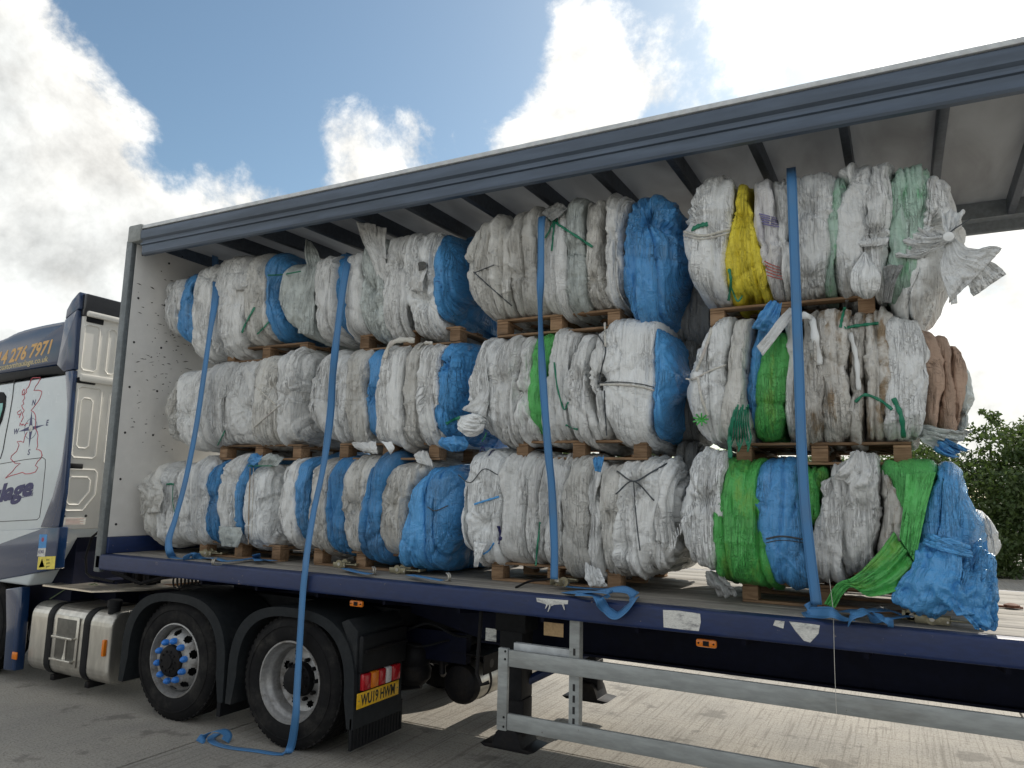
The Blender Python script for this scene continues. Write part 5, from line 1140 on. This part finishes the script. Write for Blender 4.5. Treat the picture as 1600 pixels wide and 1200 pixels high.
ribbon(M1, [(352,672,.27),(346,684,.26),(340,696,.28)], CORDM, .016); cord(M1, [(398,602,.27),(430,632,.25)], SEAMM, .006); cord(M1, [(396,668,.26),(438,632,.25)], SEAMM, .006)
ribbon(M4, [(1192,552,.22),(1206,528,.20),(1222,506,.22),(1236,488,.28)], CW['v'], .085, 'white_webbing', label=None) if 0 else flap(M4, 'v', px3([(1182,541,.22),(1200,520,.2),(1218,496,.22),(1234,480,.30)]), px3([(1192,556,.22),(1212,530,.2),(1232,504,.22),(1246,486,.30)]), 14, 30, .012, 3, 24, 'white_webbing')
flap(M4, 'b', px3([(1176,512,.30),(1188,488,.26),(1204,470,.30)]), px3([(1208,524,.28),(1216,500,.25),(1222,474,.30)]), 26, 26, .04, 4, 25, 'bag_tail')
ribbon(M4, [(1252,492,.24),(1268,498,.23),(1274,530,.235),(1280,570,.25)], CW['v'], .05, 'lifting_loop'); ribbon(M4, [(1112,512,.3),(1102,545,.26),(1088,580,.25)], SEAMM, .022, 'seam'); ribbon(M4, [(1090,588,.25),(1096,620,.25),(1106,650,.25)], SEAMM, .02, 'seam'); cord(M4, [(1072,592,.26),(1084,592,.24),(1108,580,.24),(1134,570,.26)], SEAMM, .006, 'seam')
for k in range(9): ribbon(M4, [(1148+k*2.6,640-4*(k % 3),.27),(1142+k*3.4,662,.22),(1138+k*4.4,684+4*(k % 2),.24),(1140+k*5-6*(k % 3),700+3*(k % 3),.26)], CORDM, .012)
ribbon(M4, [(1146,652,.24),(1140,680,.22),(1141,716,.23)], CORDM, .03); mb = MB()
for k in range(9): a_ = at(1096, 656, .22); mb.tube([tuple(a_), tuple(a_+np.array([.05*math.cos(k*.7), -.03, .04*math.sin(k*.7)]))], .006, 5)
mb.build('net_tuft', CW['G'], M4)
ribbon(M4, [(1320,512,.26),(1346,508,.25),(1373,505,.26)], CORDM, .022); ribbon(M4, [(1336,628,.25),(1352,617,.24),(1376,626,.24),(1394,640,.25)], CORDM, .02); ribbon(M4, [(1396,622,.25),(1408,650,.24),(1412,684,.26)], CORDM, .03); ribbon(M4, [(1313,512,.28),(1316,496,.28),(1320,480,.32)], CORDM, .018); ribbon(M4, [(1328,520,.24),(1338,560,.24),(1342,610,.245)], CW['v'], .03, 'lifting_loop')
flap(M4, 'g', px3([(1428,676,.5),(1444,690,.45),(1470,704,.5)]), px3([(1440,664,.5),(1490,672,.5),(1530,672,.7)]), 30, 30, .06, 5, 26, 'film_wrap'); flap(M4, 'b', px3([(1448,684,.55),(1462,706,.5),(1490,716,.55)]), px3([(1462,676,.55),(1488,690,.5),(1514,702,.6)]), 30, 26, .06, 5, 27, 'bag_tail')
# lowest row
flap(B4, 'G', px3([(1398,830,.20),(1370,866,.15),(1335,900,.12),(1308,912,.12),(1288,944,.12)]), px3([(1430,890,.19),(1408,920,.12),(1360,932,.10),(1328,918,.11),(1304,950,.11)]), 46, 70, .035, 5, 31, 'trailing_sheet', label='green sheet trailing down to the deck')
flap(B4, 'L', px3([(1416,740,.20),(1412,790,.17),(1406,840,.16)]), px3([(1462,738,.22),(1446,800,.17),(1430,880,.17)]), 40, 50, .022, 3, 32, 'loose_cloth', fo=.6)
flap(B4, 'B', px3([(1436,846,.20),(1424,880,.12),(1400,915,.08),(1394,938,.12),(1420,950,.2)]), px3([(1500,842,.20),(1502,885,.06),(1496,925,.03),(1484,958,.06),(1460,966,.2)]), 60, 60, .05, 3, 33, 'loose_sheet', fo=.35, cr=1.5, billow=.07)
flap(B4, 'B', px3([(1506,850,.20),(1492,890,.08),(1484,930,.03),(1496,962,.02)]), px3([(1546,840,.30),(1558,880,.2),(1562,925,.1),(1560,958,.08)]), 60, 60, .06, 3, 34, 'loose_sheet', fo=.5, cr=1.5, billow=.05)
flap(B4, 'B', px3([(1488,925,.07),(1500,950,.03),(1516,972,.02),(1524,984,.05)]), px3([(1552,920,.14),(1560,950,.08),(1562,972,.06),(1556,986,.08)]), 44, 40, .05, 4, 35, 'loose_sheet', fo=.6, cr=1.4)
flap(B4, 'B', px3([(1448,832,.20),(1470,838,.13),(1496,846,.13),(1516,852,.15)]), px3([(1440,850,.17),(1466,858,.09),(1496,866,.09),(1520,872,.13)]), 20, 50, .03, 2, 36, 'loose_sheet', fo=.5)
flap(B4, 'w', px3([(1300,745,.22),(1318,728,.2),(1336,704,.28)]), px3([(1352,768,.2),(1362,738,.18),(1352,706,.26)]), 30, 30, .05, 4, 37, 'bag_tail')
for k in range(26):
    t = k/25; x = 1046+t*78; y = 850-t*75-28*math.sin(t*math.pi)
    cord(B4, [(x, y, .20), (x+1.5, y+8, .185), (x+(k % 3)-1, y+14+3*(k % 4), .19)], CW['v'], .0022, 'frayed_edge', 5)
flap(B4, 'e', px3([(1098,896,.34),(1104,915,.30),(1120,930,.32)]), px3([(1124,890,.32),(1140,914,.28),(1152,930,.32)]), 24, 24, .05, 4, 38, 'bag_tail')
cord(B4, [(1197,842,.20),(1222,838,.155),(1258,843,.19)], DARKCORD, .006); cord(B4, [(1197,848,.20),(1222,844,.155),(1258,848,.19)], DARKCORD, .003); 
flap(B3, 'v', px3([(915,880,.28),(916,900,.24),(922,915,.26)]), px3([(938,890,.27),(944,905,.22),(949,917,.24)]), 20, 26, .03, 4, 39, 'bag_tail'); flap(B3, 'v', px3([(740,846,.27),(741,868,.25),(740,886,.27)]), px3([(762,850,.25),(752,868,.24),(746,886,.26)]), 16, 22, .02, 3, 40, 'bag_tail')
cord(B3, [(716,742,.32),(735,754,.26),(756,733,.25),(778,742,.27)], DARKCORD, .004); ribbon(B3, [(741,788,.25),(760,782,.23),(780,776,.25)], CW['p'], .016, 'print_line'); ribbon(B3, [(755,866,.25),(764,860,.24),(772,848,.25)], CW['p'], .014, 'print_line')
ribbon(B3, [(778,822,.26),(782,836,.25),(780,850,.26)], NAVYINK, .035, 'print_patch'); ribbon(B3, [(844,816,.25),(840,850,.235),(837,884,.26)], CORDM, .018); ribbon(B3, [(750,706,.36),(754,698,.37),(758,704,.36)], NAVYINK, .012, 'print_mark'); ribbon(B3, [(764,712,.33),(768,705,.35),(773,703,.36)], NAVYINK, .012, 'print_mark')
cord(B3, [(964,736,.28),(990,752,.2),(1018,738,.25),(1042,724,.33)], DARKCORD, .006); cord(B3, [(962,772,.26),(990,752,.2),(1022,782,.25)], DARKCORD, .005); cord(B3, [(990,752,.2),(994,810,.23),(1000,860,.25)], DARKCORD, .004); flap(B3, 'p', px3([(926,716,.3),(928,726,.26),(930,736,.26)]), px3([(944,714,.3),(942,726,.26),(938,738,.26)]), 14, 16, .02, 3, 41, 'print_patch')
for dx in (0, 5): cord(B1, [(391+dx,731,.27),(389+dx*1.1,790,.255),(388+dx,850,.27)], SEAMM if dx else mat('brown_stitching', (.35, .25, .16), .7, bmp=0), .004, 'seam')
cord(B1, [(388,728,.28),(410,728,.25),(430,728,.27)], CORDM, .005); flap(B1, 'g', px3([(404,727,.30),(412,712,.30),(424,708,.36)]), px3([(432,728,.30),(440,718,.32),(444,716,.4)]), 24, 20, .03, 3, 42, 'bag_tail'); flap(B1, 'g', px3([(342,822,.27),(342,838,.25),(346,854,.28)]), px3([(376,824,.27),(378,838,.25),(372,855,.28)]), 24, 20, .02, 3, 43, 'film_patch'); flap(B1, 'b', px3([(384,720,.3),(390,712,.3),(398,708,.36)]), px3([(396,728,.28),(408,718,.28),(410,712,.36)]), 20, 18, .03, 3, 44, 'bag_tail')
ribbon(B1, [(270,760,.27),(270,785,.26),(273,800,.27)], CORDM, .01); ribbon(B1, [(260,757,.28),(266,756,.26),(272,757,.27)], CORDM, .022)
flap(B1, 'd', px3([(216,760,.26),(222,780,.22),(220,806,.26)]), px3([(250,748,.24),(252,772,.2),(250,800,.23)]), 30, 30, .05, 5, 45, 'loose_cloth')
flap(B2, 'w', px3([(652,722,.36),(648,712,.38),(656,704,.42)]), px3([(676,730,.34),(672,716,.36),(668,706,.42)]), 20, 18, .03, 3, 46, 'bag_tail'); cord(B2, [(668,792,.26),(680,798,.24),(700,790,.25)], DARKCORD, .004)
# ------------------------------------------------------------------ pallets
for (x0, z0, lab) in (
 (.78, DZ+.007, 'pallet on the deck under the lowest bale at the headboard'), (2.20, DZ+.007, 'pallet on the deck under the lowest second bale with blue end'),
 (3.96, DZ+.007, 'pallet on the deck under the lowest third bale, behind the blue strap loop'), (5.81, DZ+.007, 'pallet on the deck under the lowest bale at the open end'),
 (.95, 2.255, 'pallet under the middle bale against the headboard'), (2.42, 2.258, 'pallet under the second middle bale with printed blue end'),
 (4.15, 2.262, 'pallet under the third middle bale with the thin green band'), (5.79, 2.232, 'pallet under the stained middle bale at the open end'),
 (.95, 3.195, 'pallet under the top bale at the headboard end'), (2.58, 3.21, 'pallet under the second top bale with loose tails'),
 (3.95, 3.23, 'pallet under the third top bale with big blue bag'), (5.63, 3.165, 'pallet under the top bale with the yellow band')):
    pallet(x0, z0, lab)
# ------------------------------------------------------------------ straps
WEB, n, l, b, o = new_mat('strap_webbing'); uvn = coord(n, l, (1, 1, 1), 'UV', rnd=False)
wv = N(n, 'ShaderNodeTexChecker', i_Scale=1.0); mp = N(n, 'ShaderNodeMapping'); l.new(uvn, mp.inputs[0]); mp.inputs['Scale'].default_value = (150, 110, 1); l.new(mp.outputs[0], wv.inputs['Vector'])
c_ = mixc(n, l, ramp(n, l, noise(n, l, coord(n, l, (9, 3, 1), 'UV', rnd=False), 1, 5, .6), .4, .75, 0, .7), (.065, .225, .47), (.10, .20, .33)); su = N(n, 'ShaderNodeSeparateXYZ'); l.new(uvn, su.inputs[0]); ab = math_(n, l, 'ABSOLUTE', su.outputs[0]); ed = math_(n, l, 'MULTIPLY', ramp(n, l, ab, .019, .0215, 0, .55), ramp(n, l, ab, .0235, .026, 1, 0)); c_ = mixc(n, l, ed, c_, (.02, .09, .22)); l.new(mixc(n, l, math_(n, l, 'MULTIPLY', wv.outputs['Fac'], .34), c_, (.015, .09, .26)), b.inputs['Base Color']); b.inputs['Roughness'].default_value = .6
bump(n, l, b, wv.outputs['Fac'], .3, .002)
def web(parent, pts, sides, w=.068, n=90, name='webbing'):
    """flat strap along world points; sides are across-directions given at each point"""
    P = catmull(pts, n); Sd = catmull(np.array(sides, float), n); Sd /= np.linalg.norm(Sd, axis=1)[:, None]; T = np.gradient(P, axis=0); T /= np.linalg.norm(T, axis=1)[:, None]
    Sd = Sd-T*(Sd*T).sum(1)[:, None]; Sd /= np.linalg.norm(Sd, axis=1)[:, None]
    L = np.r_[0, np.cumsum(np.linalg.norm(np.diff(P, axis=0), axis=1))]; k = np.linspace(-.5, .5, 4)
    G = P[None]+Sd[None]*(k*w)[:, None, None]; uv = np.stack([np.tile((k*w)[:, None], (1, n)), np.tile(L[None], (4, 1))], -1); return grid_mesh(name, G, WEB, parent, uv, solid=.003)
Xd, Yd, Zd = (1, 0, 0), (0, 1, 0), (0, 0, 1)
def strap(label, loc): return empty('ratchet_strap', loc, label, 'strap', 'blue load straps')
DK = DZ+.012
def dk(px, py, h=.0): return onz(px, py, DK+h)
def ratchet(parent, c, d, L=.26, open_=0.0):
    """ratchet buckle lying on the deck: two side plates, spindle, handle"""
    d = np.array(d, float); d /= np.linalg.norm(d); s = np.cross([0, 0, 1], d); c = np.array(c, float); z = np.array([0, 0, 1.])
    e = bpy.data.objects.new('ratchet', None); COL.objects.link(e); e.parent = parent; e.location = [float(a-b_) for a, b_ in zip(c, parent.location)]
    def ln(nm, mb, m): o = mb.build(nm, m); o.parent = e; o.location = [-float(v) for v in c]; return o
    for q_ in (-1, 1):
        mb = MB(); mb.obox(c+s*q_*.042+z*.022, d, s, z, (L*.5, .004, .042), .001); mb.lathe([(.034, -.002), (.034, .002)], tuple(c+s*q_*.042+z*.03), 16, 'y'); ln('side_plate', mb, BRASSY)
    mb = MB(); mb.tube([c-s*.05+z*.028, c+s*.05+z*.028], .014, 10); mb.tube([c-s*.05+d*L*.22+z*.018, c+s*.05+d*L*.22+z*.018], .006, 8); ln('spindle', mb, ZINC)
    mb = MB(); mb.obox(c+d*L*.42+z*.028, d, s, z, (L*.55, .075, .010), .003); mb.tube([c+d*L*.68-s*.045+z*.032, c+d*L*.68+s*.045+z*.032], .011, 8); ln('handle', mb, BRASSY)
    return e
def hook(parent, c, d):
    d = np.array(d, float); d /= np.linalg.norm(d); s = np.cross([0, 0, 1], d); c = np.array(c, float); mb = MB()
    for q_ in (-1, 1): mb.tube(catmull([c+s*.025*q_, c+s*.02*q_+d*.05, c+s*.008*q_+d*.085+np.array([0, 0, .01]), c+s*.008*q_+d*.085+np.array([0, 0, .045]), c+s*.008*q_+d*.05+np.array([0, 0, .055])], 14), .006, 6)
    return mb.build('claw_hook', ZINC, parent)
# strap by the headboard
s1 = strap('blue strap nearest the headboard, its foot curled on the deck', at(300, 874, .12))
web(s1, px3([(336,400,.9),(338,440,.36),(336,470,.26),(328,520,.20),(318,590,.17),(306,670,.15),(290,750,.13),(274,810,.10),(264,842,.07),(265,862,.06)])+[dk(272, 871), dk(290, 873), dk(305, 872)], [(.2,1,0), (.35,.9,0), (.8,.5,0), Xd, Xd, Xd, Xd, Xd, (1,.3,.1), (.8,.5,.2), (.2,1,0), Yd, Yd])
web(s1, [dk(286, 874), dk(300, 868, .03), dk(318, 872), dk(336, 872, .02), dk(352, 877)], [Yd]*5, n=40)
ratchet(s1, dk(325, 868), (1, .2, 0)); hook(s1, dk(342, 882), (.3, -1, 0)); web(s1, [dk(352, 877, .02), dk(375, 875, .02), dk(398, 872, .02), dk(404, 876, .03)], [Yd]*4, n=30); web(s1, [dk(400, 866, .07), dk(404, 873, .01), dk(428, 876, .02)], [Yd, Yd, Yd], n=24)
# long strap down to the ground
s2 = strap('long blue strap hanging past the deck and trailing on the ground', at(450, 1178, -.04))
gp = lambda px, py, h=.006: onz(px, py, h)
web(s2, px3([(546,396,.7),(543,410,.32),(536,450,.24),(527,520,.22),(520,585,.21),(516,650,.20),(505,730,.16),(490,800,.09),(480,862,-.01),(477,890,-.055),(473,930,-.06),(468,1010,-.07),(464,1080,-.09),(462,1120,-.09)])+[gp(454, 1168, .03), gp(440, 1178), gp(400, 1173), gp(360, 1168), gp(338, 1162), gp(330, 1154), gp(340, 1146)],
    [(.3,1,0), (.6,.8,0), (.9,.4,0), (.95,.2,0), (.45,.9,0), (.7,.7,0), Xd, Xd, Xd, Xd, Xd, Xd, (1,.1,0), (1,.2,0), (.9,.5,0), (.3,1,0), Yd, Yd, (.2,1,0), Yd, Yd], n=190, w=.062)
web(s2, [gp(312, 1160, .01), gp(318, 1152, .035), gp(330, 1144, .07), gp(345, 1142, .08), gp(356, 1148, .05), gp(352, 1158, .02)], [(.2,1,.1), (.3,1,.3), Yd, Yd, (.3,1,0), Yd], n=40)
# third strap
s3 = strap('blue strap past the thin green band, with a loop hanging over the rail', at(868, 905, .15))
web(s3, px3([(850,334,.6),(846,348,.24),(845,420,.2),(844,470,.19),(845,520,.18),(848,590,.17),(853,660,.165),(858,720,.16),(862,760,.16),(866,850,.16),(866,905,.16)]), [(.9,.3,0), Xd, Xd, (.3,.95,0), (.25,.95,0), (.9,.4,0), Xd, (.75,.6,0), (.7,.7,0), Xd, Xd], n=120, w=.056)
ratchet(s3, dk(874, 915, .02), (.3, .8, 0), .2); web(s3, [dk(884, 925, .0), dk(905, 925, .03), dk(930, 925, .05), dk(950, 927, .05), dk(945, 931, .02)], [Yd, (.2,1,.2), Yd, Yd, Yd], n=40)
e0 = at(930, 936, -.045); web(s3, [dk(900, 928, .03), dk(930, 930, .03), dk(936, 938, .01), at(946, 950, -.06), at(962, 962, -.075), at(978, 952, -.07), at(990, 938, -.05), dk(990, 928, .03), dk(975, 921, .05), dk(950, 922, .04), dk(925, 925, .02)], [(0,1,.2), (.2,1,.1), (.4,.8,0), (.3,.8,.5), (0,.8,.6), (-.3,.8,.5), (-.4,.8,0), (0,.9,.3), (0,.8,.5), (0,.9,.3), Yd], n=80)
web(s3, [dk(878, 915, .02), dk(905, 918, .01), dk(940, 920, .01), dk(960, 919, .01)], [Yd]*4, n=30)
mb = MB(); mb.tube(catmull([dk(806, 918, .0), dk(830, 908, .03), dk(870, 905, .05), dk(886, 912, .02)], 16), .008, 6); mb.build('tail_cord', DARK, s3)
# fourth strap
s4 = strap('blue strap over the bale with the yellow band, its tail heaped on the deck', at(1275, 945, .12))
web(s4, px3([(1236,262,.6),(1237,282,.2),(1240,360,.16),(1243,440,.15),(1246,520,.145),(1249,600,.14),(1252,690,.13),(1257,780,.12),(1265,860,.12),(1276,945,.12)]), [Xd]*10, w=.060, n=120)
web(s4, [dk(1276, 942, .05), dk(1266, 950, .04), dk(1262, 956, .02), dk(1280, 957, .03), dk(1300, 958, .05), dk(1320, 965, .02), dk(1336, 969, .01)], [(0,.6,.8), (0,.5,.85), (.3,.5,.8), (0,.6,.8), (0,.8,.6), Yd, Yd], n=60)
web(s4, [dk(1326, 971, .01), dk(1334, 962, .05), dk(1350, 957, .06), dk(1364, 966, .02), dk(1390, 966, .02), dk(1420, 962, .03)], [(0,.8,.6), (0,.9,.4), Yd, (0,.9,.4), Yd, Yd], n=60); web(s4, [dk(1318, 954, .02), dk(1350, 955, .05), dk(1385, 953, .04), dk(1415, 962, .02)], [Yd]*4, n=40); web(s4, [dk(1370, 958, .05), dk(1382, 970, .03), dk(1396, 974, .01)], [(.4,.9,0)]*3, n=24, w=.05)
ratchet(s4, dk(1458, 974), (1, -.12, 0), .34); ratchet(s4, dk(1425, 968), (1, .0, 0), .2)
mb = MB(); mb.tube(catmull([dk(1362, 952, .02), dk(1378, 949, .07), dk(1390, 954, .02)], 12), .005, 6); mb.build('wire_hook', ZINC, s4)
# two loose ratchets lying on the deck
l1 = tag(empty('loose_ratchet', dk(555, 888), 'ratchet buckle with short grey blue strap on the deck below the blue striped bale', 'strap'), group=None); ratchet(l1, dk(534, 886), (1, .1, 0), .24); web(l1, [dk(540, 888, .02), dk(556, 893, .02), dk(578, 897, .02)], [Yd]*3, n=24); hook(l1, dk(580, 896), (.8, -.6, 0))
l2 = tag(empty('loose_ratchet', dk(660, 900), 'ratchet buckle with bright blue strap on the deck below the big blue bag', 'strap'), group=None); ratchet(l2, dk(625, 895), (1, .05, 0), .3); web(l2, [dk(640, 898, .02), dk(664, 902, .03), dk(692, 907, .02)], [Yd]*3, n=24); hook(l2, dk(694, 906), (.8, -.5, 0))
# thin thread hanging over the rail
mb = MB(); mb.tube(catmull([at(1296, 905, .1), at(1299, 930, .02), at(1302, 960, -.04), at(1304, 1040, -.05), at(1307, 1115, -.05)], 24), .0014, 5); tag(mb.build('hanging_thread', SEAMM, None), 'thin white thread hanging over the deck rail to the side guard', 'thread')
mb = MB(); c_ = dk(1581, 950); mb.lathe([(.0, .0), (.05, .004), (.045, .02), (.02, .03), (0, .032)], tuple(c_), 9, 'z'); mb.box(c_-np.array([.09, .02, 0]), c_+np.array([.06, .02, .012]), .004); tag(mb.build('rusty_ring', mat('rust', (.16, .06, .03), .8, amt=.6, scale=12), None), 'small rusty metal piece lying on the sunlit deck', 'scrap')
